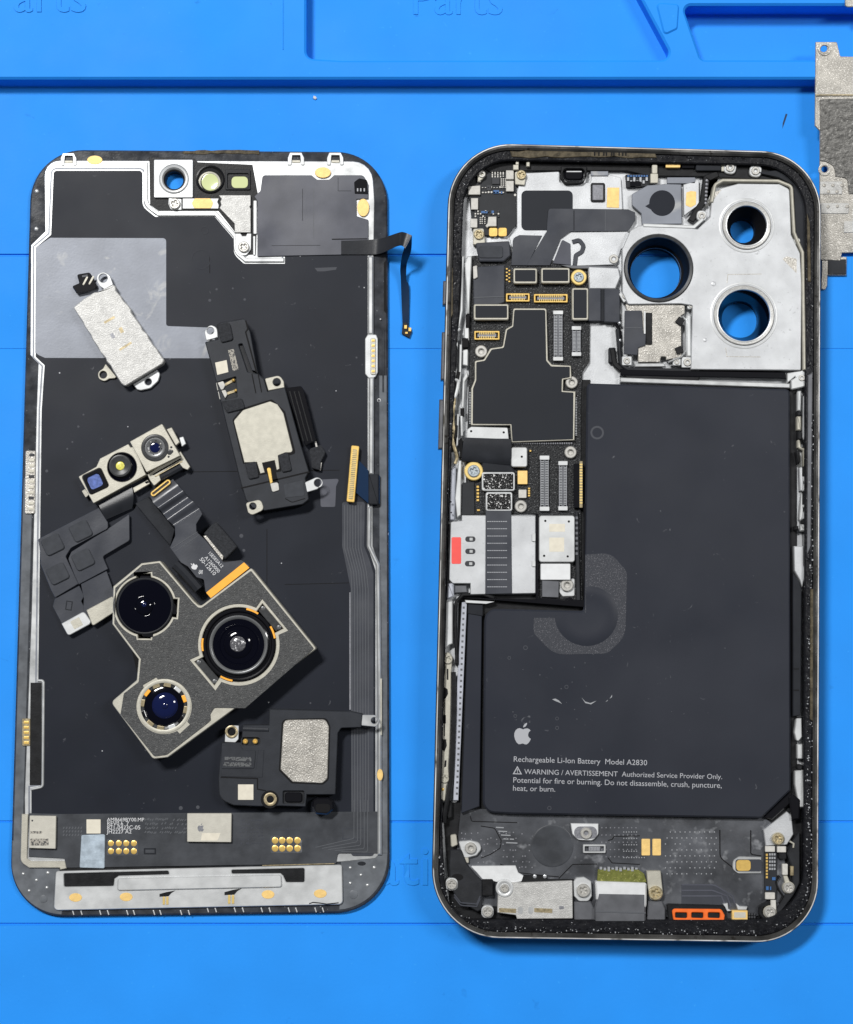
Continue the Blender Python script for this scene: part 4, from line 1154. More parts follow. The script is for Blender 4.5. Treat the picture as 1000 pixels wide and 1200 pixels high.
lo = wloop(T, OUT, ZR, 0, 16)
if area2(lo) < 0:
    lo.reverse()
V, F = [], []
prism_data([lo, inset(lo, 1.25)], 0.25, ZR, 0.42, V, F)
mk('frame_band', G, V, F, 'frame_steel', angle=24)
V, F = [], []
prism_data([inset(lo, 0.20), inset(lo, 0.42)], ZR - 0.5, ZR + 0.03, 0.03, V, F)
mk('edge_highlight', G, V, F, 'edge_highlight', angle=24)  # thin pale ring draws the rim's outer highlight
V, F = [], []
INN = [(545, 187, 55), (944, 194, 56), (942, 1078, 58), (530, 1078, 62), (522, 1040), (519, 985), (516.5, 900), (521, 740), (530, 520), (540, 330)]
li = wloop(T, INN, 7.25, 0, 12)
if area2(li) < 0:
    li.reverse()
prism_data([inset(lo, 1.22), li], 0.7, 7.25, 0.25, V, F)
mk('adhesive_ledge', G, V, F, 'adhesive')
V, F = [], []
prism_data([inset(lo, 0.6)] + [wcirc(x, y, 7, rb) for x, y, rt, rb in HOLES], 0.05, 0.85, 0.05, V, F)
mk('back_panel', G, V, F, 'black_plastic')
V, F = [], []
prism_data([inset(li, -0.1)] + [wcirc(x, y, 7, rt + 1) for x, y, rt, rb in HOLES], 0.85, 4.5, 0.05, V, F)
mk('mid_plate', G, V, F, 'plate_cast')
# lumps of glittering adhesive left on the ledge
blobs = []
l2 = inset(lo, 1.7)
n = len(l2)
per = []
for i in range(n):
    a, b = l2[i], l2[(i + 1) % n]
    d = (b - a).length
    for k in range(max(1, int(d / 0.9))):
        per.append(a + (b - a) * ((k + random.random()) / max(1, int(d / 0.9))))
V, F = [], []
for p in per:
    heavy = p.y < at(500, 1000, 7).y
    side = abs(p.x - lo[0].x) and p.x < at(540, 600, 7).x and at(500, 980, 7).y < p.y < at(500, 640, 7).y
    if not side and random.random() < (0.95 if heavy else 0.30):
        for _ in range(3 if heavy else 1):
            q = p + Vector((random.uniform(-0.6, 0.6), random.uniform(-0.6, 0.6)))
            r = random.uniform(0.10, 0.28)
            m = random.randint(4, 6)
            lp_ = [q + Vector((math.cos(6.283 * t / m), math.sin(6.283 * t / m))) * r * random.uniform(0.6, 1.3) for t in range(m)]
            prism_data([lp_], 7.2, 7.25 + random.uniform(0.05, 0.25), 0.05, V, F)
mk('adhesive_crumbs', G, V, F, 'black_gloss', kind='stuff')
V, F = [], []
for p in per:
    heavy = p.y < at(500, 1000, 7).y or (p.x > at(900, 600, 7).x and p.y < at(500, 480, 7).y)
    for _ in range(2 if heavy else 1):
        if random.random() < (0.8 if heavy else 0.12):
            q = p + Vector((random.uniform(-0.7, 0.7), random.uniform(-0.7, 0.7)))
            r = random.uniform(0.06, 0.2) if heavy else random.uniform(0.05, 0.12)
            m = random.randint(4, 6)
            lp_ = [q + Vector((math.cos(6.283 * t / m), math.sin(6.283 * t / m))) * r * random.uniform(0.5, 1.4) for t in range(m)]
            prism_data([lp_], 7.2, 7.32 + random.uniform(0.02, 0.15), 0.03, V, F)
mk('adhesive_glints', G, V, F, 'solder', kind='stuff')  # silvery crumbs added as painted highlights on the adhesive
# worn brass coloured lips in the rim
for pts in ([(526, 312), (531, 314), (531, 368), (526, 378), (524, 372)], [(950, 690), (953.5, 690), (953, 845), (949.5, 843)], [(946, 250), (949.5, 262), (950.5, 330), (947, 330)]):
    prism(G, 'rim_lip', T, pts, 7.2, 7.5, 'residue', bev=0.1)
rr = [(598 + i * 10, 176.5 + i * 0.15 + random.uniform(-1, 1)) for i in range(18)] + [(770 - i * 10, 184 + random.uniform(-1, 1.4)) for i in range(18)]
prism(G, 'adhesive_residue', T, rr, 7.2, 7.5, 'residue', bev=0.1)
for i in range(9):
    put(G, 'residue_tick', 'box', T, 698 + i * 4.5 + random.uniform(-1, 1), 180, 7.5, 'black_void', wh=(1.6, 5), hz=0.06)
# side buttons
for y0, y1, x in ((329, 357, 519.5), (389, 445, 518), (468, 526, 515)):
    prism(G, 'side_button', T, [(x, y0), (x + 8, y0), (x + 8 - (y1 - y0) * 0.02, y1), (x - (y1 - y0) * 0.025, y1)], 3.0, 5.6, 'port_dark', bev=0.25)

# ---- camera cage
cage = [(72, 462, 6), (108, 440, 8), (215, 432), (376, 455, 6), (432, 402, 6), (438, 335), (478, 272, 6), (560, 250, 6), (745, 252, 16), (790, 275, 20), (798, 480, 10), (838, 565, 8), (845, 700), (842, 1092, 6), (345, 1088), (352, 800, 6), (300, 792), (62, 795, 10), (36, 742), (36, 545)]
cl = [wloop(C2, cage, 7.0)] + [wcirc(x, y, 7, rt + 4.2) for x, y, rt, rb in HOLES]
V, F = [], []
prism_data(cl, 4.4, 7.0, 0.15, V, F)
CG = mk('camera_cage', G, V, F, 'plate_cast')
for k, (x, y, rt, rb) in enumerate(HOLES):
    big = k == 1
    lathe(CG, 'hole_seat', T, x, y, [(rt + 9 - 5 * big, 6.96), (rt + 8 - 5 * big, 7.06), (rt + 6.6 - 3.4 * big, 7.06), (rt + 5.6 - 3 * big, 6.9)], 'steel', n=56, zref=7)
    lathe(CG, 'hole_rim', T, x, y, [(rt + 4.4, 6.7), (rt + 4.2, 7.2), (rt + 3.4, 7.3), (rt + 0.6, 7.2), (rt, 6.9)], 'lens_ring' if big else 'steel_rough', n=56, zref=7)
    if not big:
        lathe(CG, 'hole_step', T, x, y, [(rt + 1.2, 6.8), (rt + 0.8, 7.32), (rt - 0.4, 7.28), (rt - 0.8, 6.6)], 'steel_bright', n=56, zref=7)
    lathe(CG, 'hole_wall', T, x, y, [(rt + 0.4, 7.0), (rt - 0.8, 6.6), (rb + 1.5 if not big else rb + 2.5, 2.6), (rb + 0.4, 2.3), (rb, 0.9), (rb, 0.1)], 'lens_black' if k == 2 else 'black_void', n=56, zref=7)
    lathe(CG, 'hole_lip', T, x, y, [(rb + 2.2, 1.5), (rb + 1.8, 2.2), (rb + 0.6, 2.3), (rb + 0.1, 1.6)], 'steel' if big else ('lens_blue' if k == 2 else 'black_rubber'), n=56, zref=7)  # last hole's lip is blue, a glass reflection put into its colour
for pts in ([(445, 290), (485, 278), (440, 330)], [(758, 590), (778, 578), (822, 590), (822, 655)]):
    prism(CG, 'grit_patch', C2, pts, 6.98, 7.03, 'steel_grain', bev=0)
strip(CG, 'engraved_line', C2, [(508, 700), (512, 660), (665, 658)], 3, 6.99, 7.02, 'steel_grain', bev=0)
strip(CG, 'engraved_line', C2, [(502, 990), (508, 1030), (660, 1032)], 3, 6.99, 7.02, 'steel_grain', bev=0)
put(CG, 'rivet', 'bump', C2, 448, 702, 7.0, 'plate_cast', r=11, hz=0.1)
put(CG, 'rivet', 'bump', C2, 410, 955, 7.0, 'plate_cast', r=9, hz=0.1)
strip(CG, 'cage_wall', C2, [(440, 335), (455, 255, 18), (490, 235), (740, 238, 20), (800, 262, 24), (812, 470, 12), (832, 520), (850, 560), (858, 1090)], 14, 4.5, 7.3, 'steel_cream', bev=0.2)
strip(CG, 'cage_gasket', C2, [(870, 760), (876, 1000), (862, 1090)], 18, 4.5, 6.8, 'black_rubber', bev=0.2)
strip(CG, 'cage_wall', C2, [(130, 438), (360, 446), (402, 408)], 16, 4.5, 7.15, 'steel', bev=0.15)

# ---- connector bracket in the lower left of the cage
br = prism(G, 'plug_bracket', D8, [(420, 112), (480, 92), (885, 116), (885, 182), (855, 200), (858, 430), (862, 520), (740, 545, 6), (736, 520), (700, 520), (690, 562), (520, 562), (520, 440), (430, 440), (430, 150)], 5.2, 6.4, 'steel_grain', bev=0.1)
prism(br, 'bracket_lip', D8, [(495, 572, 6), (720, 570, 10), (740, 598), (495, 600, 6)], 5.2, 6.3, 'steel_bright', bev=0.15)
prism(br, 'plug_flap', D8, [(415, 160, 6), (550, 158, 6), (560, 330), (582, 345), (578, 432), (522, 450), (515, 508, 4), (410, 500, 4)], 6.4, 6.75, 'flex', bev=0.1)
strip(br, 'flap_crease', D8, [(418, 293), (555, 293)], 6, 6.74, 6.8, 'flex_trace', bev=0.02)
prism(br, 'plug_pad', D8, rect(582, 176, 630, 424, 4), 6.4, 6.7, 'black_rubber', bev=0.08)
prism(br, 'plug_rail', D8, rect(565, 166, 579, 342, 4), 6.4, 6.95, 'steel', bev=0.05)
for x, y, d in ((848, 242, 35), (842, 468, -22)):
    prism(br, 'foam_stop', D8, orect(x, y, 56, 56, d, 4), 6.4, 6.9, 'black_rubber', bev=0.1)
strip(br, 'bracket_rail', D8, [(915, 190), (918, 520)], 38, 5.2, 6.9, 'steel', bev=0.25)
strip(br, 'bracket_rail', D8, [(870, 205), (895, 235), (895, 470), (860, 520), (760, 560)], 14, 6.0, 6.9, 'steel_bright', bev=0.15)
for x, y, r, f in ((425, 42, 36, D8), (432, 552, 32, D8), (822, 560, 26, D8), (905, 563, 38, D8), (935, 118, 26, D8)):
    b = prism(G, 'screw_lug', f, orect(x, y, r * 2.4, r * 2.2, -30 if r == 36 else 0, 10), 5.0, 6.5, 'steel', bev=0.1)
    standoff(b, f, x, y, r * 0.8, 6.45, 'screw_steel', name='rivet')
strip(G, 'rubber_gasket', D8, [(318, 455), (335, 570, 50), (440, 668), (720, 690), (1000, 694)], 40, 4.4, 6.0, 'black_rubber', bev=0.2)
strip(G, 'rubber_gasket', D8, [(360, 300), (385, 580, 40), (440, 615), (1000, 628)], 26, 4.4, 6.3, 'black_plastic', bev=0.2)
prism(G, 'gasket_tail', T, [(727, 432), (920, 436), (922, 444), (727, 440)], 4.4, 6.2, 'black_gloss', bev=0.2)
prism(G, 'rubber_nub', D8, rect(290, 448, 345, 566, 10), 4.4, 5.8, 'black_plastic', bev=0.15)
strip(G, 'wire_loop', D8, [(345, 265), (372, 300), (378, 390)], 26, 4.5, 6.0, 'black_gloss', bev=0.25)
put(G, 'solder_dot', 'bump', D8, 376, 255, 6.0, 'solder', r=14, hz=0.3)
put(G, 'solder_dot', 'bump', D8, 378, 390, 6.0, 'solder', r=14, hz=0.3)
strip(G, 'white_rail', T, [(727, 445), (926, 452)], 5.5, 4.4, 6.1, 'steel_bright', bev=0.15)
prism(G, 'corner_lug', C2, [(780, 1105), (860, 1090), (870, 1110, 8), (862, 1145, 12), (830, 1140), (815, 1120), (780, 1150)], 4.5, 6.5, 'steel', bev=0.15)

# ---- top edge: upper left board
ub = prism(G, 'corner_board', C1, [(168, 300), (225, 215), (290, 210, 8), (412, 212), (414, 490, 8), (375, 545, 8), (195, 548)], 4.5, 5.3, 'pcb_black', bev=0.06)
U = Fr(520, 180, 10)
for pts in (rect(732, 196, 822, 300, 4), rect(732, 318, 822, 442, 4), [(290, 385, 4), (430, 372, 4), (430, 480, 4), (290, 480, 4)], rect(322, 522, 405, 655, 5), rect(314, 762, 396, 866, 8), [(525, 740), (620, 738), (620, 850), (530, 852), (510, 868), (490, 845), (515, 818)], rect(400, 298, 436, 332, 3)):
    prism(ub, 'shield_can', U, pts, 5.3, 6.0, 'component_white', bev=0.08)
for pts in (rect(532, 868, 632, 970, 22), rect(642, 868, 742, 970, 22)):
    prism(ub, 'gold_pad', U, pts, 5.29, 5.42, 'gold', bev=0.06)
small = {'component_white': [], 'component_dark': [], 'component_blue': []}
for x in range(565, 720, 32):
    for y in (215, 235, 258):
        small['component_white'].append(rect(x, y, x + 14, y + 12 + random.choice((0, 8))))
for x in range(670, 720, 24):
    for y in range(290, 400, 24):
        small['component_white'].append(rect(x, y, x + 12, y + 14))
for x in range(450, 720, 34):
    small['component_white'].append(rect(x, 440 + random.choice((0, 8)), x + 20, 462))
    small['component_white'].append(rect(x, 382 + random.choice((0, 12)), x + 14, 402))
for x in range(365, 660, 30):
    for y in (665, 695, 725):
        if random.random() < 0.75:
            small[random.choice(('component_white', 'component_white', 'component_dark'))].append(rect(x, y, x + 17, y + 18))
for y in range(745, 830, 22):
    for x in (424, 446, 478):
        small['component_white'].append(rect(x, y, x + 12, y + 13))
small['component_dark'] += [rect(570, 280, 655, 355), rect(505, 370, 560, 430)]
small['component_blue'] += [rect(585, 428, 650, 466), rect(440, 672, 515, 700), rect(562, 668, 590, 700), rect(670, 440, 690, 470)]
for k, v in small.items():
    prisms(ub, 'small_components', U, v, 5.3, 5.6, k)
prism(G, 'screw_lug', U, [(392, 240, 50), (450, 180, 50), (510, 240, 50), (450, 305, 40), (405, 332)], 5.2, 6.1, 'steel_cream', bev=0.1)
standoff(G, U, 450, 242, 40, 6.05)
prism(G, 'screw_lug', U, [(835, 215, 20), (905, 185, 40), (975, 230, 40), (950, 370, 10), (838, 360, 10)], 4.9, 5.9, 'steel_cream', bev=0.1)
screw(G, U, 912, 250, 56, 5.9, 'screw_brass')
prism(G, 'screw_lug', U, [(345, 880, 20), (470, 875, 20), (492, 1065, 6), (345, 1065, 6)], 4.9, 5.9, 'steel_cream', bev=0.1)
screw(G, U, 415, 948, 60, 5.9, 'screw_brass', deg=50)
for pts in (rect(815, 130, 880, 190, 6), rect(845, 70, 882, 130, 6), rect(970, 95, 1010, 150, 5), rect(870, 60, 960, 85, 5)):
    prism(G, 'spring_tab', U, pts, 5.5, 6.6, 'steel_cream', bev=0.1)
prism(G, 'board_dot', U, circ(838, 484, 14, 14), 5.3, 5.4, 'component_white', bev=0)
# top edge: dark recess along the rim
prism(G, 'rim_recess', T, [(560, 192), (628, 186), (672, 190), (760, 190), (840, 188), (912, 196), (930, 215), (905, 212), (838, 207), (760, 206), (735, 200), (610, 200), (575, 202)], 4.5, 5.6, 'black_rubber', bev=0.1)
prism(G, 'rim_recess', C2, [(640, 200), (770, 185, 20), (840, 230, 40), (915, 330, 30), (925, 680), (880, 720), (850, 560), (815, 470), (805, 260), (740, 225)], 4.6, 6.4, 'flex_dark', bev=0.2)
# silver plate with window
prism(G, 'top_plate', T, [(612, 203), (656, 201), (656, 214), (692, 214), (694, 206), (712, 204), (728, 208), (730, 246), (670, 246), (670, 268), (690, 268), (730, 268), (748, 280), (728, 292), (722, 310), (668, 312), (600, 290), (597, 278), (606, 268), (606, 225)], 4.5, 5.3, 'plate_cast', bev=0.1, r=2)
prism(G, 'camera_window', C1, rect(440, 318, 702, 522, 26), 5.2, 5.36, 'shield_black', bev=0.05)
K = Fr(640, 180, 10)
sp_ = prism(G, 'sensor_cup', K, [(175, 150, 10), (480, 150, 10), (480, 250, 20), (440, 350, 60), (220, 360, 60), (170, 290, 30)], 5.2, 6.2, 'black_rubber', bev=0.15, holes=[rect(200, 175, 455, 330, 50)])
prism(sp_, 'sensor_lens', K, rect(215, 180, 440, 310, 50), 5.2, 5.8, 'black_gloss', bev=0.3)
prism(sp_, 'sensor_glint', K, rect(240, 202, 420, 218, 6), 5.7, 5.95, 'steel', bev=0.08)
prism(G, 'frame_pad', K, rect(525, 342, 692, 566, 22), 5.25, 5.6, 'black_rubber', bev=0.06)
prism(G, 'sensor_chip', K, rect(545, 365, 672, 545, 12), 5.6, 5.85, 'connector_grey', bev=0.1)
prism(G, 'gold_pad', K, [(720, 398, 4), (860, 398, 4), (855, 636, 4), (712, 630, 4)], 5.29, 5.38, 'gold_pad', bev=0.03)
prism(G, 'rim_strip', K, rect(525, 205, 730, 260, 4), 5.2, 5.6, 'plate_worn', bev=0.08)
# grey flex with S shaped hook
prism(G, 'top_flex', C1, [(578, 410, 16), (985, 414), (1020, 430), (1020, 470, 6), (985, 525, 6), (690, 528, 20), (640, 565), (585, 700), (465, 700), (570, 525), (572, 480)], 5.4, 5.65, 'flex', bev=0.06)
prism(G, 'top_flex', C1, [(398, 560, 25), (430, 545, 8), (545, 548), (470, 700), (388, 700)], 5.3, 5.55, 'flex', bev=0.06)
prism(G, 'top_flex', C1, [(600, 690), (648, 568, 8), (690, 590, 4), (692, 698)], 5.3, 5.5, 'graphite_lite', bev=0.05)
strip(G, 'hook_flex', C1, [(700, 580), (735, 570, 16), (758, 600, 20), (748, 630, 14), (718, 648, 12), (712, 700)], 22, 5.3, 5.6, 'flex', bev=0.1)
strip(G, 'flex_crease', C1, [(708, 420), (708, 522)], 5, 5.64, 5.67, 'flex_dark', bev=0)
strip(G, 'flex_crease', C1, [(868, 420), (868, 524)], 3, 5.64, 5.68, 'flex_trace', bev=0)
put(G, 'standoff', 'standoff', C1, 910, 668, 5.1, 'screw_steel', r=24)
# flash bracket
fb = prism(G, 'flash_bracket', C2, [(80, 298, 6), (150, 258, 6), (235, 252), (302, 254), (305, 432), (125, 434), (122, 385), (80, 348, 6)], 5.0, 5.9, 'plate_worn', bev=0.1)
prism(fb, 'flash_window', C2, circ(216, 338, 58, 32), 5.88, 5.98, 'graphite', bev=0.03)
prism(fb, 'flash_window', C2, [(140, 352), (170, 335), (180, 375)], 5.88, 5.97, 'graphite', bev=0)
prism(G, 'small_plate', C2, rect(238, 222, 366, 250, 4), 4.9, 5.6, 'plate_worn', bev=0.08)
prism(G, 'pad_plate', C2, [(312, 255), (382, 235), (382, 345), (315, 395)], 4.5, 5.6, 'plate_cast', bev=0.08)
prism(G, 'gold_pad', C2, [(325, 290, 5), (345, 284, 4), (370, 286, 5), (368, 345, 5), (345, 358, 5), (322, 348, 5)], 5.58, 5.66, 'gold_pad', bev=0.03)
cb_ = prism(G, 'corner_board', C2, [(50, 210, 4), (160, 205, 4), (160, 262, 4), (55, 268, 4)], 4.5, 5.5, 'pcb_black', bev=0.06)
prisms(cb_, 'small_components', C2, [rect(58 + i * 14, 222 + (i % 2) * 14, 67 + i * 14, 238 + (i % 3) * 6) for i in range(7)], 5.5, 5.8, 'solder')
prisms(cb_, 'small_components', C2, [rect(60 + i * 12, 212, 68 + i * 12, 220) for i in range(8)], 5.5, 5.75, 'component_blue')
prism(cb_, 'small_chip', C2, rect(72, 240, 120, 262), 5.5, 5.9, 'black_gloss', bev=0.06)
for pts in (rect(163, 205, 198, 248, 4), rect(170, 165, 195, 205, 6)):
    prism(G, 'spring_tab', C2, pts, 5.3, 6.5, 'steel_cream', bev=0.1)
prism(G, 'gold_strip', C2, rect(232, 163, 298, 178, 4), 5.6, 6.5, 'gold_pad', bev=0.06)
prism(G, 'comb_contact', C2, rect(305, 152, 362, 180, 3), 5.6, 6.3, 'black_gloss', bev=0.06)
prism(G, 'cover_block', C2, rect(368, 148, 482, 192, 6), 5.0, 6.5, 'flex_dark', bev=0.12)
strip(G, 'dark_cable', C2, [(470, 205), (415, 225, 10), (402, 330), (345, 420)], 30, 4.6, 5.9, 'black_rubber', bev=0.2)
for i in range(7):
    put(G, 'cable_bead', 'bump', C2, 418 - i * 0.8, 236 + i * 17, 5.9, 'connector_grey', r=7, hz=0.15)
for x, y, r, f in ((522, 178, 27, C2), (637, 193, 26, C2), (395, 395, 22, C2), (826, 508, 17, C2)):
    b = prism(G, 'screw_lug', f, orect(x, y, r * 2.1, r * 2.1, 8, r * 0.8), 5.2, 6.3, 'steel', bev=0.15)
    standoff(b, f, x, y, r * 0.72, 6.25, name='rivet')
prism(G, 'lug_plate', C2, rect(482, 165, 510, 195, 5), 5.2, 6.2, 'steel_cream', bev=0.1)

# ---- left side: spring strips, wires and covers between rim and board
for pts in ([(240, 0), (262, 0), (255, 140), (252, 420), (228, 560, 10), (205, 575), (228, 420), (240, 140)], [(265, 60), (285, 0), (322, 0), (300, 450), (284, 450), (276, 250)]):
    prism(G, 'spring_strip', S1, pts, 4.6, 6.6, 'steel', bev=0.2)
for pts in ([(262, 560, 6), (298, 560, 6), (300, 665, 6), (262, 640)], [(252, 735, 12), (292, 725, 12), (290, 860, 6), (250, 850)], [(225, 690), (246, 690), (240, 900), (225, 1080), (218, 1000)], [(280, 900), (250, 960), (240, 1180), (258, 1190), (268, 980), (292, 940)]):
    prism(G, 'spring_strip', S1, pts, 4.6, 6.4, 'steel', bev=0.15)
tube(G, 'spring_wire', S1, [(228, 570, 6.6), (190, 600, 6.8), (185, 640, 6.6), (200, 690, 6.8), (185, 760, 6.6), (178, 850, 6.8), (190, 900, 6.6), (182, 960, 6.8), (215, 985, 6.6), (195, 1090, 6.7), (175, 1120, 6.6), (185, 1180, 6.7)], 0.35, 'steel', sub=5)
tube(G, 'spring_wire', S2, [(185, 180, 6.6), (178, 260, 6.8), (172, 340, 6.6), (178, 420, 6.8), (170, 500, 6.6), (190, 580, 6.8), (205, 640, 6.6), (190, 690, 6.6)], 0.35, 'brass_dirty', sub=5)
for pts in ([(228, 250), (250, 245), (252, 470), (236, 478)], [(205, 300), (222, 300), (214, 540), (200, 560)], [(218, 665), (240, 665), (235, 1090), (205, 1110), (190, 960)]):
    prism(G, 'spring_strip', S2, pts, 4.6, 6.4, 'steel', bev=0.15)
for pts in (rect(232, 255, 262, 315), rect(228, 490, 246, 640), [(178, 380), (212, 390), (208, 480), (184, 520), (200, 580), (180, 560)]):
    prism(G, 'dark_gap', S2, pts, 4.6, 6.55, 'black_void', bev=0.1)
for pts in (rect(275, 455, 305, 560), rect(245, 640, 295, 715), [(200, 900), (235, 905), (225, 970), (195, 960)]):
    prism(G, 'dark_gap', S1, pts, 4.6, 6.45, 'black_void', bev=0.1)
prism(G, 'milky_guide', S2, [(150, 738, 6), (198, 700, 6), (190, 960), (192, 1130, 6), (145, 1130), (140, 1040), (145, 900)], 4.6, 6.3, 'milky', bev=0.25)
prism(G, 'milky_guide', S3, [(165, 560, 6), (215, 556, 6), (215, 660, 6), (155, 690, 6)], 4.6, 6.2, 'milky', bev=0.25)
prism(G, 'milky_guide', S3, [(150, 700, 6), (205, 690, 6), (205, 1030, 10), (180, 1040), (140, 1080), (135, 980)], 4.6, 6.2, 'steel', bev=0.2)
# antenna strip with two screws below the card reader
ant = prism(G, 'antenna_strip', S4, [(105, 40, 16), (140, 18, 20), (166, 50, 16), (160, 150), (158, 250), (150, 600), (140, 760), (146, 830, 16), (128, 880), (120, 985, 10), (90, 960), (84, 850, 16), (95, 700), (100, 420), (104, 230), (118, 120)], 4.6, 6.2, 'steel_cream', bev=0.15)
screw(ant, S4, 137, 68, 30, 6.2, 'steel_cream')
screw(ant, S4, 116, 832, 28, 6.2, 'steel_cream', deg=0)
for pts in ([(92, 232), (135, 260, 8), (138, 290), (122, 320), (92, 310)], [(90, 580), (125, 580), (130, 620), (115, 660), (92, 640)], rect(112, 310, 118, 560), rect(92, 425, 124, 480), rect(130, 130, 140, 200), [(116, 715), (128, 715), (126, 755), (112, 760)]):
    prism(ant, 'strip_opening', S4, pts, 6.18, 6.22, 'black_void', bev=0)
put(ant, 'gold_dot', 'bump', S4, 104, 900, 6.2, 'gold', r=10, hz=0.1)
tube(G, 'black_wire', S4, [(172, 150, 6.3), (176, 400, 6.3), (160, 800, 6.3), (140, 940, 6.4), (118, 1050, 6.3), (115, 1110, 6.0)], 0.5, 'black_rubber')
prism(G, 'wire_sleeve', S4, [(140, 985, 8), (165, 960, 8), (165, 1080, 6), (138, 1090), (122, 1060)], 4.6, 5.8, 'black_rubber', bev=0.2)
strip(G, 'dark_channel', S3, [(238, 1190), (225, 860), (232, 700, 40), (285, 645), (440, 640), (533, 670)], 26, 4.6, 6.5, 'black_rubber', bev=0.2)
prism(G, 'perforated_strip', T, [(541.5, 706), (547.5, 705), (543.3, 800), (537.3, 938), (531.5, 938), (536, 800)], 4.6, 5.9, 'milky', bev=0.1)
for i in range(34):
    t = i / 33
    put(G, 'strip_hole', 'box', T, 543.6 - 8 * t, 712 + 218 * t, 5.9, 'port_dark', wh=(2.4, 2.4), hz=0.04)
prism(G, 'channel_lip', T, [(545, 703), (580, 705), (570, 708), (546, 706.5)], 5.0, 6.6, 'steel', bev=0.1)
prism(G, 'battery_bay_wall', T, [(540, 700), (690, 712), (690, 700), (690, 590), (684, 590), (684, 703), (600, 702)], 4.6, 6.4, 'black_gloss', bev=0.1)
prism(G, 'battery_bay_floor', T, [(540, 697), (694, 697), (694, 722), (540, 722)], 4.5, 4.9, 'black_rubber', bev=0)
prism(G, 'battery_bay_floor', T, [(538, 704), (572, 704), (568, 962), (536, 956)], 4.5, 4.75, 'black_rubber', bev=0)
prism(G, 'battery_bay_floor', T, [(676, 445), (692, 445), (690, 716), (680, 716)], 4.5, 4.8, 'black_rubber', bev=0)
prism(G, 'battery_bay_floor', T, [(922, 455), (934, 455), (934, 930), (922, 962), (890, 968)], 4.5, 4.8, 'black_rubber', bev=0)

# ---- right side strip
for pts in ([(190, 210, 6), (215, 205, 6), (212, 335, 4), (190, 335, 4)], rect(186, 370, 214, 460, 4), [(190, 520, 10), (205, 520, 10), (215, 570, 10), (245, 575), (245, 690), (228, 690), (225, 590), (190, 570)],
            [(200, 700, 10), (225, 688, 10), (245, 770), (222, 850), (205, 845)], [(215, 850), (248, 940), (215, 1040), (200, 1030), (205, 940)], rect(220, 780, 250, 850, 3), rect(218, 945, 248, 1030, 3), rect(206, 1060, 244, 1105, 4),
            [(228, 240, 8), (246, 230, 8), (250, 490), (232, 530, 10), (222, 500)]):
    prism(G, 'side_spring', S5, pts, 4.6, 6.3, random.choice(('steel', 'steel_cream', 'plate_cast')), bev=0.2)
for pts in (rect(185, 340, 216, 368), rect(188, 465, 220, 520, 8), [(176, 590, 12), (205, 585, 12), (208, 660, 12), (190, 690, 10)], rect(215, 690, 250, 760, 8), rect(215, 850, 245, 940), rect(212, 1030, 245, 1060), rect(170, 1070, 196, 1100, 6)):
    prism(G, 'side_rubber', S5, pts, 4.6, 6.4, 'black_rubber', bev=0.25)
lug2 = prism(G, 'corner_lug', S5, [(190, 110, 16), (235, 96, 20), (262, 88), (264, 170, 10), (240, 180, 20), (150, 200, 8), (148, 140, 8), (180, 120)], 4.6, 6.6, 'steel', bev=0.2)
standoff(lug2, S5, 218, 124, 20, 6.55, name='rivet')
prism(G, 'ledge_cover', T, [(946.5, 440), (953, 436), (951, 640), (946, 650)], 6.9, 7.45, 'port_dark', bev=0.2)
prism(G, 'side_plate', S6, [(108, 0), (148, 0), (148, 80), (158, 100, 6), (142, 170), (132, 140), (110, 100)], 4.6, 6.3, 'plate_cast', bev=0.15)
prism(G, 'side_cover', S6, [(104, 110), (130, 145, 4), (140, 180, 4), (136, 700), (104, 705)], 4.6, 6.4, 'flex_dark', bev=0.15)
strip(G, 'cover_joint', S6, [(104, 508), (130, 508)], 5, 6.39, 6.42, 'black_void', bev=0)
strip(G, 'cover_joint', S6, [(104, 596), (130, 596)], 5, 6.39, 6.42, 'black_void', bev=0)
for pts in ([(118, 712, 8), (140, 712), (142, 790, 10), (120, 815, 8), (110, 770)], rect(122, 820, 144, 880, 3), [(112, 930, 8), (145, 925, 4), (150, 1080, 4), (130, 1080), (112, 985)]):
    prism(G, 'side_spring', S6, pts, 4.6, 6.2, 'steel', bev=0.15)
prism(G, 'side_rubber', S6, circ(133, 915, 13, 14), 4.6, 6.3, 'black_rubber', bev=0.2)
prism(G, 'side_rubber', S6, [(88, 1040, 8), (104, 1025, 8), (135, 1050, 10), (132, 1130), (100, 1135)], 4.6, 6.6, 'black_gloss', bev=0.3)
prism(G, 'corner_plate', C8, [(660, 132), (770, 45), (790, 60), (800, 150), (770, 200, 10), (670, 205)], 4.6, 5.7, 'plate_cast', bev=0.15)

# ---- lower end: charging flex, port, haptic cover
prism(G, 'lower_floor', T, [(519, 940), (941, 948), (941, 1076), (528, 1076)], 4.48, 4.62, 'black_rubber', bev=0)
prism(G, 'charging_flex', T, [(540, 950), (560, 948), (892, 954), (915, 974), (920, 1010), (925, 1060), (870, 1080), (540, 1060), (535, 1000)], 4.5, 5.0, 'flex_floor', bev=0.06)
vias = []
for i in range(10):
    for j in range(7):
        vias.append((812 + i * 18, 128 + j * 21))
via = []
for i in range(11):
    for j in range(8):
        if random.random() < 0.85:
            via.append(circ(200 + i * 23 + (j % 2) * 8, 140 + j * 28, 3.2, 6))
for i in range(9):
    for j in range(5):
        if not (82 < i * 14 + 5 < 190 and j < 4 and i > 5):
            via.append(circ(5 + i * 12, 140 + j * 30, 3.0, 6))
prisms(G, 'flex_vias', C8, via, 5.0, 5.05, 'solder')
via = []
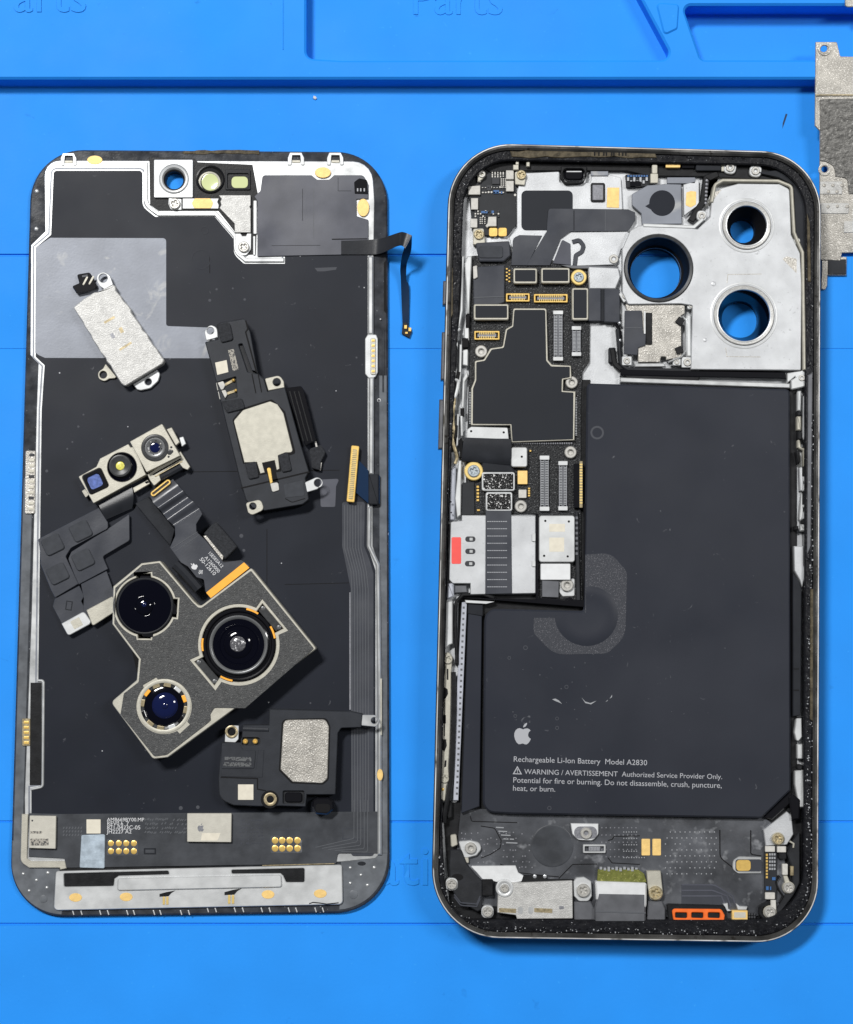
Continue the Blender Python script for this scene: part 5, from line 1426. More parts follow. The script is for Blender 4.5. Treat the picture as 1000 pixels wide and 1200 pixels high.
for i in range(24):
    for j in range(7):
        if random.random() < 0.5:
            via.append(circ(150 + i * 15 + random.uniform(-3, 3), 145 + j * 27 + random.uniform(-4, 4), 3.4, 6))
for i in range(9):
    for j in range(5):
        via.append(circ(822 + i * 20, 120 + j * 34, 3.2, 6))
prisms(G, 'flex_vias', C7, via, 5.0, 5.04, 'connector_grey')
for i in range(5):
    strip(G, 'flex_trace', C7, [(325 + i * 12, 118 + i * 18), (362 + i * 16, 120 + i * 18)], 5, 5.0, 5.04, 'solder', bev=0)
lathe(G, 'coil_mark', C7, 590, 205, [(100, 4.99), (98, 5.04), (92, 5.05), (88, 5.03), (60, 5.03), (0, 5.03)], 'flex_board', n=40)
for pth in ([(205, 66), (212, 90, 8), (425, 96)], [(255, 112), (320, 122, 20), (350, 180), (345, 215, 10), (300, 245), (255, 262)], [(620, 358), (685, 292, 8), (800, 290)], [(345, 290), (430, 330), (560, 345), (620, 350)], [(850, 180), (870, 175, 10), (880, 160), (1000, 158)], [(850, 260), (870, 285, 10), (1000, 292)]):
    strip(G, 'flex_outline', C7, pth, 4, 5.0, 5.05, 'black_void', bev=0)
ov = prism(G, 'slot_bracket', C7, [(676, 100), (806, 102), (806, 150, 20), (780, 180, 26), (712, 178, 26), (684, 150, 16)], 5.0, 5.7, 'white_metal', bev=0.12)
prism(ov, 'slot_recess', C7, rect(692, 114, 800, 172, 28), 5.68, 5.73, 'connector_grey', bev=0)
standoff(ov, C7, 748, 145, 27, 5.6)
bp = prism(G, 'board_plug', C7, rect(734, 199, 840, 239, 5), 5.0, 5.7, 'steel', bev=0.08, holes=[rect(742, 207, 832, 231, 3)])
prism(bp, 'plug_core', C7, rect(760, 208, 815, 230, 3), 5.0, 5.6, 'connector_grey', bev=0.04)
prisms(bp, 'plug_contacts', C7, [rect(764 + i * 7, 210, 767 + i * 7, 228) for i in range(7)], 5.6, 5.66, 'solder')
lg = prism(G, 'screw_lug', C7, [(150, 185, 6), (205, 180, 10), (250, 190, 30), (258, 220, 20), (235, 250, 15), (190, 262), (172, 260)], 5.0, 5.9, 'steel', bev=0.15)
standoff(lg, C7, 207, 215, 27, 5.9)
prism(G, 'spring_tab', C7, [(112, 155, 8), (140, 150, 8), (146, 200, 6), (115, 215, 8)], 5.0, 6.3, 'steel_cream', bev=0.15)
prism(G, 'spring_tab', C7, [(172, 225, 6), (195, 245), (200, 290, 6), (180, 280)], 5.0, 5.8, 'steel_cream', bev=0.1)
cc = prism(G, 'corner_cover', C7, [(110, 222, 8), (165, 225, 8), (190, 290, 8), (235, 345, 8), (262, 370), (262, 500, 8), (240, 515, 10), (150, 462, 20), (112, 400, 10), (106, 300)], 4.6, 6.3, 'black_plastic', bev=0.2)
prism(cc, 'cover_block', C7, rect(260, 362, 312, 440, 6), 4.8, 6.5, 'black_rubber', bev=0.15)
prism(cc, 'cover_dimple', C7, circ(145, 352, 28, 20, 16), 6.28, 6.33, 'black_void', bev=0)
for q in (0, 12):
    strip(cc, 'cover_cable', C7, [(130, 432 + q), (160, 472 + q, 20), (235, 478 + q), (252, 440 + q)], 7, 6.25, 6.45, 'flex', bev=0.05)
prism(G, 'shield_flange', C7, [(205, 300, 4), (418, 298, 4), (430, 330), (460, 348, 8), (455, 370), (405, 380), (330, 376), (318, 372), (262, 362), (235, 330)], 5.0, 5.7, 'white_metal', bev=0.12)
prism(G, 'dark_block', C7, [(455, 342), (560, 346), (565, 362), (690, 362), (690, 385), (440, 385)], 5.0, 5.8, 'black_rubber', bev=0.1)
for x in (508, 555):
    put(G, 'solder_dot', 'bump', C7, x, 348, 5.8, 'solder', r=9, hz=0.1)
hc = prism(G, 'haptic_cover', C7, [(335, 410, 12), (345, 378), (430, 378), (684, 368, 4), (686, 546, 5), (425, 548), (418, 530), (332, 518, 5)], 5.0, 6.7, 'steel_rough', bev=0.12)
lathe(hc, 'screw_seat', C7, 366, 404, [(42, 6.7), (40, 6.9), (34, 6.95), (26, 6.85), (24, 6.75), (0, 6.75)], 'steel', n=28)
screw(hc, C7, 366, 404, 20, 6.76, deg=10)
for x0, x1, k in ((340, 420, 'brass_dirty'), (505, 590, 'brass_dirty')):
    prism(hc, 'contact_bar', C7, [(x0, 496, 3), (x1, 500, 3), (x1, 520, 3), (x0, 516, 3)], 6.69, 6.73, k, bev=0)
for x in (440, 489):
    prism(hc, 'contact_gap', C7, orect(x, 507, 22, 34, 0, 9), 6.69, 6.74, 'steel_bright', bev=0.02)
prism(hc, 'contact_gap', C7, rect(622, 487, 644, 502, 4), 6.69, 6.73, 'connector_grey', bev=0)
prism(G, 'foil_strip', C7, [(446, 550), (668, 552), (668, 572), (450, 570)], 5.0, 6.0, 'solder', bev=0.15)
for x, y, a in ((118, 385, 0), (286, 514, 0)):
    b = prism(G, 'screw_lug', C7, orect(x, y, 58, 60, 0, 24), 5.0, 6.5, 'steel', bev=0.1)
    screw(b, C7, x, y, 25, 6.5, deg=0)
pb = prism(G, 'port_lug', C7, [(690, 372), (705, 355, 14), (740, 352, 14), (772, 372, 6), (775, 440), (760, 465, 20), (715, 465, 20), (692, 440)], 5.0, 6.3, 'steel', bev=0.12)
screw(pb, C7, 735, 414, 32, 6.3, deg=30)
prism(G, 'port_side', C7, [(692, 468), (770, 466), (790, 500), (790, 566), (692, 566)], 4.6, 6.1, 'port_dark', bev=0.2)
prism(G, 'green_board', T, [(701, 1019), (748, 1019), (755, 1024), (758, 1034), (700, 1034)], 5.0, 5.9, 'pcb_green', bev=0.08)
prisms(G, 'small_components', T, [rect(703 + i * 4.6, 1016 + (i % 2), 706 + i * 4.6, 1019 + (i % 3)) for i in range(10)], 5.0, 6.0, 'solder')
pt = prism(G, 'charging_port', T, [(698, 1033, 2), (758, 1035, 2), (758, 1060), (757, 1064), (703, 1064), (699, 1055)], 5.0, 7.2, 'white_metal', bev=0.3)
prism(G, 'port_mouth', T, [(701, 1046, 2), (757, 1047, 2), (757, 1081, 2), (697, 1081, 2), (697, 1064)], 5.0, 7.25, 'port_dark', bev=0.3)
strip(G, 'port_ridge', T, [(698, 1068), (757, 1070)], 2, 7.2, 7.32, 'flex_trace', bev=0.05)
pb2 = prism(G, 'port_lug', C8, [(112, 322, 4), (178, 322, 4), (182, 365), (188, 420, 25), (180, 460, 20), (130, 462, 20), (118, 400)], 5.0, 6.2, 'steel_cream', bev=0.12)
screw(pb2, C8, 154, 426, 33, 6.2, 'screw_brass', deg=15)
prism(G, 'port_side', C8, [(120, 465), (185, 465), (200, 500), (200, 580), (110, 575)], 4.6, 6.2, 'port_dark', bev=0.2)
for x0 in (88, 139):
    prism(G, 'gold_pad', C8, rect(x0, 172, x0 + 40, 250, 4), 5.0, 5.12, 'gold_pad', bev=0.03)
prism(G, 'flex_outline', C8, strip_pts([(455, 130), (456, 260, 40), (520, 310)], 5), 5.0, 5.06, 'black_void', bev=0)
prism(G, 'flex_outline', C8, strip_pts([(600, 132), (600, 245, 12), (650, 252)], 5), 5.0, 5.06, 'black_void', bev=0)
rp = prism(G, 'ringed_pad', C8, [(515, 275, 30), (545, 255, 20), (650, 258), (650, 335), (540, 335, 24), (515, 315, 24)], 5.0, 5.35, 'steel_bright', bev=0.1)
prism(rp, 'pad_recess', C8, rect(528, 268, 652, 325, 12), 5.33, 5.38, 'flex', bev=0)
prism(rp, 'gold_pad', C8, rect(532, 271, 600, 323, 16), 5.37, 5.5, 'gold', bev=0.05)
for q in (0, 26, 52):
    strip(G, 'flex_loop', C8, [(275, 388 + q), (430 - q * 0.3, 388 + q, 60), (515 - q, 440), (530 - q * 0.9, 490)], 7, 5.0, 5.1, 'graphite_lite', bev=0.02)
prism(G, 'flex_layer', C8, [(275, 385), (440, 385, 50), (530, 470), (480, 480), (275, 475)], 4.98, 5.04, 'flex', bev=0)
sf = prism(G, 'seal_frame', C8, [(207, 478, 6), (480, 486, 8), (492, 580, 6), (218, 582, 6)], 4.8, 6.4, 'black_rubber', bev=0.15)
sl = [[(x, 517, 6), (x + 56, 518, 6), (x + 56, 545, 6), (x, 543, 6)] for x in (246, 322, 400)]
prism(sf, 'orange_seal', C8, [(230, 500, 14), (462, 502, 16), (478, 530), (474, 566, 10), (238, 556, 12)], 6.38, 6.9, 'orange_seal', bev=0.15, holes=sl)
gc = prism(G, 'gold_chip', C8, rect(512, 508, 586, 554, 4), 5.0, 6.2, 'gold_pad', bev=0.1)
prism(gc, 'chip_top', C8, rect(522, 516, 576, 542, 3), 6.18, 6.24, 'chip_cream', bev=0)
prisms(G, 'small_components', C8, [rect(590 + (i % 3) * 12, 520 + (i // 3) * 14, 598 + (i % 3) * 12, 530 + (i // 3) * 14) for i in range(6)], 5.0, 5.7, 'component_dark')
for pts in ([(470, 478), (492, 474), (495, 500), (510, 510), (490, 512)], [(530, 474), (548, 488), (585, 490), (580, 505), (540, 505)]):
    prism(G, 'spring_tab', C8, pts, 5.0, 6.0, 'steel', bev=0.08)
rb = prism(G, 'corner_board', C8, rect(664, 205, 722, 452, 5), 5.0, 5.6, 'pcb_black', bev=0.06)
prisms(rb, 'small_components', C8, [rect(671, 242 + i * 15, 680, 252 + i * 15) for i in range(8)], 5.6, 5.8, 'gold')
prisms(rb, 'small_components', C8, [rect(686 + (i % 3) * 11, 240 + (i // 3) * 17, 694 + (i % 3) * 11, 250 + (i // 3) * 17) for i in range(15)], 5.6, 5.8, 'solder')
prisms(rb, 'small_components', C8, [rect(672, 395, 684, 412), rect(700, 352, 716, 366), rect(690, 396, 696, 412)], 5.6, 5.85, 'component_blue')
for pts in (rect(668, 207, 714, 234, 3), rect(724, 208, 766, 236, 3), rect(748, 290, 774, 342, 4), rect(668, 424, 714, 456, 4), [(694, 460), (718, 460), (720, 505), (694, 500)]):
    prism(G, 'shield_can', C8, pts, 5.2, 6.2, 'component_white', bev=0.1)
prism(G, 'dark_block', C8, rect(730, 238, 768, 268, 6), 5.0, 6.1, 'black_rubber', bev=0.15)
for x, y, r, m in ((728, 172, 30, 'screw_brass'), (778, 402, 28, 'screw_steel'), (690, 516, 30, 'screw_steel')):
    b = prism(G, 'screw_lug', C8, circ(x, y, r * 1.05, 24), 5.0, 6.1, 'steel_cream', bev=0.12)
    screw(b, C8, x, y, r * 0.9, 6.1, m, deg=35)
prism(G, 'lug_arm', C8, [(752, 345), (772, 345), (785, 378), (760, 380)], 5.0, 6.05, 'steel_cream', bev=0.1)
strip(G, 'curved_cable', C8, [(735, 345), (718, 375, 14), (730, 410, 10), (752, 440, 10), (735, 475)], 8, 5.0, 5.9, 'black_rubber', bev=0.15)
strip(G, 'curved_cable', C8, [(690, 470), (650, 490, 18), (645, 525, 14), (675, 552)], 18, 5.0, 6.2, 'black_rubber', bev=0.25)
prism(G, 'corner_cover', C8, [(770, 240), (800, 180, 10), (830, 140), (832, 380), (800, 440, 20), (740, 520, 20), (720, 545), (700, 540), (760, 440, 20), (800, 390), (790, 300)], 4.6, 6.0, 'black_plastic', bev=0.25)
strip(G, 'brass_spring', C8, [(785, 185), (802, 195), (800, 215)], 8, 5.5, 6.4, 'steel_cream', bev=0.1)
prism(G, 'brass_spring', C8, rect(786, 300, 802, 345, 3), 5.5, 6.2, 'brass_dirty', bev=0.1)

# ================================================================== battery
BT = thing('battery', 'L shaped black battery pack printed with a warning and a grey apple emblem', 'battery', 760, 760, 4.75)
ZT = 6.6
prism(BT, 'cell', T, [(688, 449, 5), (926, 456, 5), (927, 926), (893, 959), (600, 954), (566, 952, 14), (568, 713, 14), (684, 716, 3), (686, 600)], 4.8, ZT, 'battery_black', bev=0.35)
prism(BT, 'cell_tab', T, [(926, 928), (895, 958), (905, 961), (930, 938)], 4.8, 6.0, 'black_gloss', bev=0.2)
prism(BT, 'edge_tape', T, [(549, 714), (565, 716), (562, 945), (541, 953)], 4.8, 6.1, 'battery_black', bev=0.12)
prism(BT, 'edge_tape', T, [(549, 708), (566, 709), (566, 722), (548, 719)], 4.8, 6.3, 'flex_dark', bev=0.1)
prism(BT, 'pull_patch', T, [(686, 650), (716, 648, 20), (735, 670, 14), (733, 746, 30), (712, 766, 14), (650, 767, 26), (625, 742, 14), (626, 724), (686, 724)], ZT - 0.02, ZT + 0.03, 'battery_patch', bev=0)
cs = at(687, 717.5, ZT)
V, F = [], []
prf = ((1.0, -0.01), (0.97, 0.03), (0.90, 0.12), (0.80, 0.20), (0.70, 0.22), (0.58, 0.17), (0.44, 0.10), (0.28, 0.06), (0.0, 0.05))
na = 28
for i in range(na + 1):
    a_ = math.radians(90 - 262 * i / na)
    rr_ = 5.3 * (1.0 + 0.18 * math.sin(math.pi * i / na) + 0.25 * (i / na))
    for f_, z_ in prf:
        V.append((cs.x + rr_ * f_ * math.cos(a_), cs.y + rr_ * f_ * math.sin(a_), ZT + z_))
m_ = len(prf)
for i in range(na):
    for k in range(m_ - 1):
        F.append((i * m_ + k, i * m_ + k + 1, (i + 1) * m_ + k + 1, (i + 1) * m_ + k))
mk('patch_swirl', BT, V, F, 'battery_black', angle=80)
text(BT, 'battery_print', T, 601.5, 892.5, 'Rechargeable Li-Ion Battery  Model A2830', 'print_grey', ZT, width=157, deg=1.6)
text(BT, 'battery_print', T, 614.5, 907.0, 'WARNING / AVERTISSEMENT  Authorized Service Provider Only.', 'print_grey', ZT, width=232, deg=1.5)
text(BT, 'battery_print', T, 601, 917.0, 'Potential for fire or burning. Do not disassemble, crush, puncture,', 'print_grey', ZT, width=245, deg=1.5)
text(BT, 'battery_print', T, 600.8, 926.5, 'heat, or burn.', 'print_grey', ZT, width=50, deg=1.5)
prism(BT, 'warning_triangle', T, [(606.5, 897.5), (612, 907.5), (601, 907.2)], ZT - 0.01, ZT + 0.02, 'print_grey', bev=0, holes=[[(606.5, 899.8), (610, 906.4), (603, 906.2)]])
prisms(BT, 'warning_mark', T, [rect(606.1, 901.2, 607, 904.3), rect(606.1, 904.9, 607, 905.8)], ZT, ZT + 0.02, 'print_grey', kind=None)
emblem(BT, T, 613, 860.5, 21, ZT, 'print_grey', deg=2)
for pts in ([(647, 819.5), (651, 818.6), (655, 820.6), (659, 825), (655, 823.2), (651, 821.6)], [(681.5, 817), (686, 822), (692, 823.8), (699.5, 821), (693, 825.6), (686, 824)], [(709.5, 822.5), (713, 819.8), (712, 821.8)], [(714.5, 819), (717.5, 814), (717.6, 817)]):
    prism(BT, 'scuff', T, pts, ZT - 0.01, ZT + 0.05, 'solder', bev=0.03)
for x, y, r in ((616, 759, 2.6), (664, 805, 2.3), (653, 842, 2), (653, 853, 2.2), (644, 947, 2.4), (597, 771, 2), (604, 839, 2), (700, 507, 8)):
    lathe(BT, 'dried_ring', T, x, y, [(r, ZT - 0.01), (r, ZT + 0.015), (r * 0.72, ZT + 0.015), (r * 0.72, ZT - 0.01)], 'smudge', n=18)
for _ in range(26):
    put(BT, 'dust_speck', 'bump', T, random.uniform(580, 920) if _ < 10 else random.uniform(600, 700), random.uniform(500, 940) if _ < 10 else random.uniform(770, 850), ZT, 'smudge', r=random.uniform(0.4, 0.9), hz=0.02)

# ================================================================== card reader
SR = thing('card_reader', 'silver card slot reader with red sticker and dashed grey flex strip', 'card reader', 580, 650, 4.6)
prism(SR, 'reader_shell', C4, [(80, 572, 10), (136, 566), (136, 538, 4), (512, 541, 6), (512, 936, 6), (180, 942), (180, 886), (90, 886, 14), (72, 866, 8)], 4.6, 6.6, 'plate_cast', bev=0.12)
prism(SR, 'red_sticker', C4, rect(84, 650, 133, 786, 7), 6.58, 6.66, 'red_sticker', bev=0.02)
for x, y in ((180, 660), (180, 722), (178, 785)):
    q = prism(SR, 'shell_slot', C4, rect(x - 26, y - 14, x + 26, y + 14, 14), 6.59, 6.63, 'component_dark', bev=0)
    prism(q, 'slot_contact', C4, rect(x - 4, y - 7, x + 12, y + 7, 2), 6.62, 6.66, 'steel_bright', bev=0)
fs = prism(SR, 'flex_strip', C4, [(258, 515), (388, 515), (392, 936), (256, 940)], 6.6, 6.85, 'flex', bev=0.06)
dash = []
for j in range(10):
    for i in range(9):
        dash.append(rect(266 + i * 11.5, 568 + j * 37, 274 + i * 11.5, 572 + j * 37))
prisms(fs, 'strip_dashes', C4, dash, 6.84, 6.88, 'print_grey')
for y0, y1 in ((630, 672), (770, 800)):
    prism(SR, 'side_clip', C4, rect(494, y0, 512, y1, 4), 6.5, 6.9, 'steel', bev=0.06)
prism(SR, 'reader_hinge', C4, [(100, 895), (160, 895), (165, 932), (100, 935)], 4.6, 5.8, 'port_dark', bev=0.15)

# ================================================================== logic board
LB = thing('logic_board', 'black speckled circuit board with dark shields, gold sockets and screw posts', 'circuit board', 615, 480, 4.6)
prism(LB, 'board', T, [(552, 300), (598, 296), (700, 306), (700, 344), (692, 346), (691, 424), (683, 436), (681, 470), (681, 640), (683, 705), (630, 704), (630, 602), (545, 603), (548, 500), (550, 425), (551, 380)], 4.6, 5.2, 'pcb_speck', bev=0.06)
sh = [(437, 292, 10), (622, 292, 12), (630, 580, 10), (652, 606, 10), (758, 612, 6), (762, 682, 4), (716, 690, 4), (714, 752, 4), (784, 756, 4), (778, 1028), (428, 1040), (420, 944, 4), (200, 944, 4), (202, 738), (222, 690), (222, 585, 10), (272, 578, 16), (308, 515, 14), (378, 506, 14), (394, 408, 14), (430, 388, 10)]
prism(LB, 'shield_can', C3, sh, 5.2, 6.3, 'steel_cream', bev=0.1)
prism(LB, 'shield_cover', C3, [(443, 300, 8), (615, 300, 10), (620, 583, 10), (648, 616, 10), (752, 618, 4), (752, 676, 4), (708, 684, 4), (706, 758, 4), (772, 762, 4), (770, 1022), (432, 1034), (426, 938, 4), (210, 936, 4), (212, 740), (230, 692), (230, 592, 8), (278, 584, 16), (316, 522, 14), (384, 512, 14), (402, 412, 14), (436, 394, 10)], 6.28, 6.4, 'shield_black', bev=0.03)
teeth = [rect(430 + i * 10, 1040, 435 + i * 10, 1050) for i in range(34)]
prisms(LB, 'shield_teeth', C3, teeth, 5.2, 5.6, 'connector_grey')
teeth = [rect(190, 760 + i * 9, 200, 764 + i * 9) for i in range(20)] + [rect(782, 790 + i * 9, 792, 794 + i * 9) for i in range(24)]
prisms(LB, 'shield_teeth', C3, teeth, 5.2, 5.6, 'solder')
for pts in (rect(437, 68, 570, 154, 10), rect(592, 66, 752, 152, 10), rect(216, 268, 411, 357, 10), rect(764, 178, 856, 358, 10)):
    x0, y0, x1, y1 = pts[0][0], pts[0][1], pts[2][0], pts[2][1]
    p = prism(LB, 'plug_cover', C3, pts, 5.4, 6.6, 'steel_cream', bev=0.16)
    prism(p, 'cover_pad', C3, rect(x0 + 9, y0 + 9, x1 - 9, y1 - 12, 5), 6.58, 6.66, 'shield_black', bev=0.03)


def socket(pts_, mat_body, mat_in, npin, vertical=False):
    x0, y0, x1, y1, f = pts_
    d = 9 if not vertical else 6
    s_ = prism(LB, 'socket', f, rect(x0, y0, x1, y1, 4), 5.2, 5.9, mat_body, bev=0.06, holes=[rect(x0 + d, y0 + d, x1 - d, y1 - d, 3)])
    prism(s_, 'socket_core', f, rect(x0 + d * 2, y0 + d * 1.6, x1 - d * 2, y1 - d * 1.6, 2), 5.2, 5.75, mat_in, bev=0.04)
    pins = []
    for i in range(npin):
        t = (i + 0.5) / npin
        if vertical:
            y = y0 + 26 + (y1 - y0 - 52) * t
            pins += [rect(x0 + 2, y - 2, x0 + (x1 - x0) * 0.4, y + 2), rect(x1 - (x1 - x0) * 0.4, y - 2, x1 - 2, y + 2)]
        else:
            x = x0 + 26 + (x1 - x0 - 52) * t
            pins += [rect(x - 2, y0 + 2, x + 2, y0 + (y1 - y0) * 0.4), rect(x - 2, y1 - (y1 - y0) * 0.4, x + 2, y1 - 2)]
    prisms(s_, 'socket_contacts', f, pins, 5.6, 5.96, 'gold_ring' if mat_body == 'gold' else 'solder')
    if vertical:
        for yy in (y0 - 2, y1 - 20):
            prism(s_, 'socket_end', f, rect(x0 - 3, yy, x1 + 3, yy + 22, 4), 5.3, 6.05, 'steel' if mat_body != 'gold' else 'gold', bev=0.06)
    return s_


socket((396, 208, 528, 254, C3), 'gold', 'connector_grey', 9)
socket((552, 212, 740, 259, C3), 'gold', 'connector_grey', 13)
socket((219, 418, 360, 467, C3), 'gold', 'connector_grey', 9)
socket((662, 306, 712, 582, C3), 'connector_grey', 'port_dark', 26, True)
socket((766, 393, 813, 556, C3), 'connector_grey', 'port_dark', 15, True)
socket((536, 236, 580, 514, C4), 'connector_grey', 'port_dark', 26, True)
socket((631, 264, 673, 512, C4), 'connector_grey', 'port_dark', 24, True)
for x, y, r, f in ((257, 533, 34, C3), (762, 706, 34, C3), (437, 493, 31, C4), (690, 218, 31, C4), (672, 894, 33, C4)):
    standoff(LB, f, x, y, r, 5.3, 'screw_steel')
for x, y, r, f in ((802, 118, 42, C3), (197, 313, 46, C4)):
    w_ = lathe(LB, 'gold_washer', f, x, y, [(r + 2, 5.2), (r + 2, 6.1), (r - 2, 6.25), (r * 0.6, 6.25), (r * 0.6, 5.9)], 'gold_ring', n=32)
    screw(w_, f, x, y, r * 0.68, 6.1, 'screw_blue')
prism(LB, 'upper_flex', C3, [(212, 62, 6), (388, 50, 6), (388, 258, 8), (352, 270), (216, 272)], 5.3, 6.0, 'flex', bev=0.15)
strip(LB, 'flex_crease', C3, [(214, 232), (386, 226)], 6, 5.98, 6.08, 'flex_trace', bev=0.04)
prism(LB, 'upper_flex', C1, [(205, 585, 10), (380, 575, 10), (385, 650, 10), (350, 680, 12), (225, 680, 12)], 5.3, 6.2, 'flex', bev=0.2)
prism(LB, 'flex_pad', C1, rect(222, 600, 346, 662, 14), 6.18, 6.4, 'foam_pad', bev=0.1)
prism(LB, 'contact_tab', C3, [(212, 58, 4), (234, 52, 4), (238, 118, 4), (214, 132, 6)], 5.6, 6.4, 'component_white', bev=0.1)
gb = []
for i in range(8):
    gb.append(rect(396 + (i % 2) * 14, 68 + i * 10, 405 + (i % 2) * 14, 75 + i * 10))
prisms(LB, 'gold_beads', C3, gb, 5.2, 5.5, 'gold')
prism(LB, 'side_flex', C3, [(856, 182, 4), (925, 180), (925, 362), (856, 362)], 5.4, 6.2, 'flex', bev=0.1)
prism(LB, 'side_flex', C3, [(945, 182), (1032, 186), (1032, 372), (945, 368)], 5.4, 6.2, 'flex', bev=0.15)
prism(LB, 'side_flex', C3, [(920, 184), (950, 184), (950, 366), (920, 364)], 5.0, 5.8, 'flex_dark', bev=0.1)
prism(LB, 'foil_flap', C1, [(780, 705, 4), (935, 712, 8), (945, 760, 6), (920, 820), (785, 820, 6)], 5.4, 6.1, 'plate_cast', bev=0.2)
prism(LB, 'foil_flap', C1, [(640, 698), (935, 705), (935, 718), (700, 718)], 5.4, 6.0, 'port_dark', bev=0.15)
# lower half
lpz = prism(LB, 'clamp_plate', C4, [(165, 100, 10), (185, 87, 8), (370, 92, 8), (376, 150), (160, 150)], 5.2, 6.4, 'steel', bev=0.1)
for x, y in ((184, 110), (350, 116)):
    put(lpz, 'plate_dot', 'bump', C4, x, y, 6.4, 'black_void', r=6, hz=0.02)
sheet(LB, 'battery_flex', C4, [(150, 142, 6.5), (142, 180, 6.7), (136, 240, 6.6), (134, 262, 6.3)], [(388, 150, 6.5), (390, 190, 6.7), (390, 250, 6.6), (390, 282, 6.0)], 'flex_dark', th=0.5)
prism(LB, 'battery_flex', C4, [(236, 262), (390, 282), (410, 320), (240, 318)], 5.2, 6.1, 'flex_dark', bev=0.3)
st_ = prism(LB, 'silver_tab', C4, rect(388, 192, 470, 292, 12), 5.4, 6.7, 'steel', bev=0.15)
put(st_, 'plate_dot', 'bump', C4, 442, 240, 6.7, 'black_void', r=6, hz=0.02)
for pts in (rect(238, 318, 407, 414, 12), rect(258, 420, 394, 517, 12)):
    x0, y0, x1, y1 = pts[0][0], pts[0][1], pts[2][0], pts[2][1]
    p = prism(LB, 'plug_cover', C4, pts, 5.4, 6.7, 'steel', bev=0.12)
    prism(p, 'speckled_pad', C4, rect(x0 + 8, y0 + 8, x1 - 8, y1 - 8, 6), 6.68, 6.8, 'speck_tape', bev=0.04)
prism(LB, 'small_chip', C4, rect(421, 311, 471, 380, 3), 5.2, 5.9, 'gold_pad', bev=0.06)
prism(LB, 'small_chip', C4, rect(426, 408, 466, 450, 3), 5.2, 5.9, 'component_white', bev=0.06)
prisms(LB, 'gold_beads', C4, [rect(474, 398 + i * 12, 484, 406 + i * 12) for i in range(4)] + [rect(212, 388 + i * 17, 224, 398 + i * 17) for i in range(5)] + [rect(152, 463, 162, 472), rect(150, 485, 166, 500), rect(482, 206, 490, 214), rect(214, 508, 228, 516)], 5.2, 5.6, 'gold')
prism(LB, 'small_board', C4, [(140, 372, 4), (200, 368, 4), (202, 536), (135, 536)], 5.2, 5.7, 'pcb_black', bev=0.08)
ec = prism(LB, 'edge_plug', C4, rect(706, 275, 755, 500, 4), 4.9, 6.3, 'black_gloss', bev=0.1)
prism(ec, 'plug_rim', C4, rect(736, 262, 752, 500, 3), 6.2, 6.7, 'brass_dirty', bev=0.06)
prisms(ec, 'plug_contacts', C4, [rect(737, 276 + i * 14, 751, 283 + i * 14) for i in range(15)], 6.68, 6.75, 'gold_ring')
sm_ = prism(LB, 'silver_module', C4, rect(530, 540, 712, 777, 14), 5.2, 6.7, 'steel', bev=0.14)
for x, y in ((562, 567), (682, 570), (556, 745), (676, 748)):
    put(sm_, 'plate_dot', 'bump', C4, x, y, 6.7, 'black_void', r=6, hz=0.02)
prism(sm_, 'printed_marks', C4, rect(582, 582, 662, 622), 6.69, 6.72, 'label_cream', bev=0)
prism(sm_, 'code_label', C4, rect(582, 652, 658, 724), 6.69, 6.72, 'label_cream', bev=0)
prism(LB, 'white_label', C4, rect(538, 785, 690, 868, 6), 5.2, 6.5, 'white_metal', bev=0.1)
prism(LB, 'grey_pad', C4, [(545, 870), (632, 874), (630, 958), (545, 955)], 5.2, 6.2, 'port_dark', bev=0.1)
prism(LB, 'post_plate', C4, [(632, 868), (712, 860), (712, 950), (650, 952), (632, 930)], 5.0, 5.35, 'steel', bev=0.1, r=8)
strip(LB, 'frame_wall', C4, [(519, 530), (520, 965), (650, 972), (690, 960, 10), (708, 985)], 14, 4.6, 6.3, 'black_gloss', bev=0.15)
prism(LB, 'side_wall', C4, [(714, 520), (730, 520), (742, 1000), (720, 1002)], 4.6, 6.1, 'black_plastic', bev=0.15)
prisms(LB, 'wall_ticks', C4, [rect(716, 545 + i * 26, 728, 558 + i * 26) for i in range(8)], 6.05, 6.2, 'port_dark')

# ================================================================== loose shield plates at the right
Q1, Q2 = Fr(920, 0, 7.5), Fr(920, 150, 6)
YE = at(980, 108, 4.9).y


def slope(o):
    for ob in [o] + list(o.children_recursive):
        if ob.type != 'MESH' or ob.data.users > 1:
            continue
        off = OFF[ob.name]
        for v in ob.data.vertices:
            y = v.co.y / MM + off.y
            if y < YE:
                v.co.z -= (YE - y) * 0.115 * MM


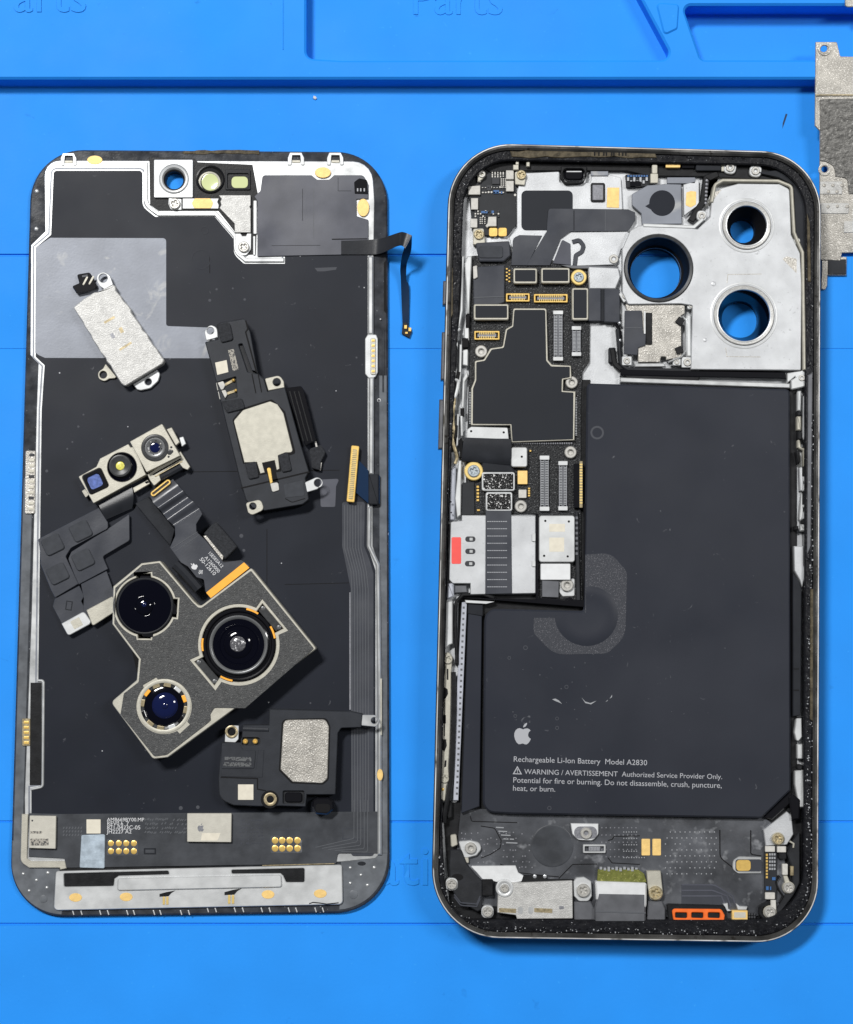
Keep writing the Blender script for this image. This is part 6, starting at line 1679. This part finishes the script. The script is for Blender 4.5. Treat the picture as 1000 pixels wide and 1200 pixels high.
SB = thing('shield_plate', 'large grey metal shield plate with dark foam pad lying beside the phone body', 'metal plate', 990, 180, 0.2)
prism(SB, 'plate', T, [(956, 49), (981, 49, 2), (985, 66, 2), (1070, 67), (1075, 290), (991.5, 292), (990, 301), (966, 300), (963, 205), (962, 152), (956, 146)], 4.55, 4.95, 'steel_grain', bev=0.1,
      holes=[circ(965.5, 56.5, 4.2, 20), circ(968.8, 195.8, 3.6, 20)], r=0.5)
prism(SB, 'foam_pad', T, [(962, 116), (1074, 113), (1074, 224), (998, 224), (996, 206, 6), (982, 204), (980, 192, 10), (970, 187), (963, 186)], 4.93, 5.15, 'pad_grit', bev=0.06)
strip(SB, 'bend_line', T, [(956, 111), (1072, 111)], 1.2, 4.93, 4.99, 'brass_dirty', bev=0)
lathe(SB, 'raised_lug', Q1, 350, 432, [(58, 4.9), (56, 5.1), (50, 5.15), (40, 5.1), (34, 4.9)], 'steel_grain', n=28)
lathe(SB, 'raised_lug', Q2, 294, 276, [(46, 4.9), (44, 5.1), (38, 5.15), (28, 5.1), (24, 4.9)], 'steel_grain', n=28)
for pts in (rect(262, 358, 420, 446, 8), rect(272, 506, 470, 580, 8), rect(438, 632, 520, 712, 8)):
    prism(SB, 'pressed_panel', Q2, pts, 4.93, 5.1, 'steel_rough', bev=0.08)
for x, y in ((288, 388), (350, 388), (414, 388), (320, 432), (380, 432), (320, 536), (386, 532), (455, 534)):
    put(SB, 'dimple', 'bump', Q2, x, y, 4.6, 'steel_grain', r=13, hz=0.1)
slope(SB)
for ob in SB.children:
    if ob.name.startswith('dimple'):
        y = ob.location.y / MM + OFF[SB.name].y
        ob.location.z += (0.5 - (YE - y) * 0.115) * MM
SC = thing('shield_clip', 'small dark clip with black pad sticking out under the grey shield plate', 'metal clip', 978, 320, 0)
prism(SC, 'clip_body', Q2, [(270, 905), (435, 905), (432, 1035), (300, 1035), (298, 1110, 14), (282, 1140, 10), (255, 1130), (262, 900)], 0.05, 0.7, 'steel_grain', bev=0.1)
prism(SC, 'clip_pad', Q2, rect(304, 922, 430, 1028, 4), 0.68, 0.95, 'flex_dark', bev=0.08)
SP = thing('corner_plate', 'small grey metal plate whose corner shows above the tray recess', 'metal plate', 1000, 0, 4.5)
prism(SP, 'plate', Q1, [(527, -320, 10), (1050, -330, 10), (1050, 58, 8), (550, 60, 10), (530, 48, 8)], 4.55, 4.95, 'steel_grain', bev=0.12, holes=[circ(760, -40, 40, 20)])
prism(SP, 'foam_pad', Q1, rect(640, -260, 980, -110, 10), 4.93, 5.1, 'sticker_speck', bev=0.06)
crumb = prism(None, 'dust_crumb', T, [(367.5, 112), (370, 112.5), (371.5, 115), (369.5, 116.5), (367, 115)], 0.0, 0.4, 'dust_white', bev=0.1)
crumb['label'] = 'tiny white dust crumb below the mat step'
crumb['category'] = 'dust'
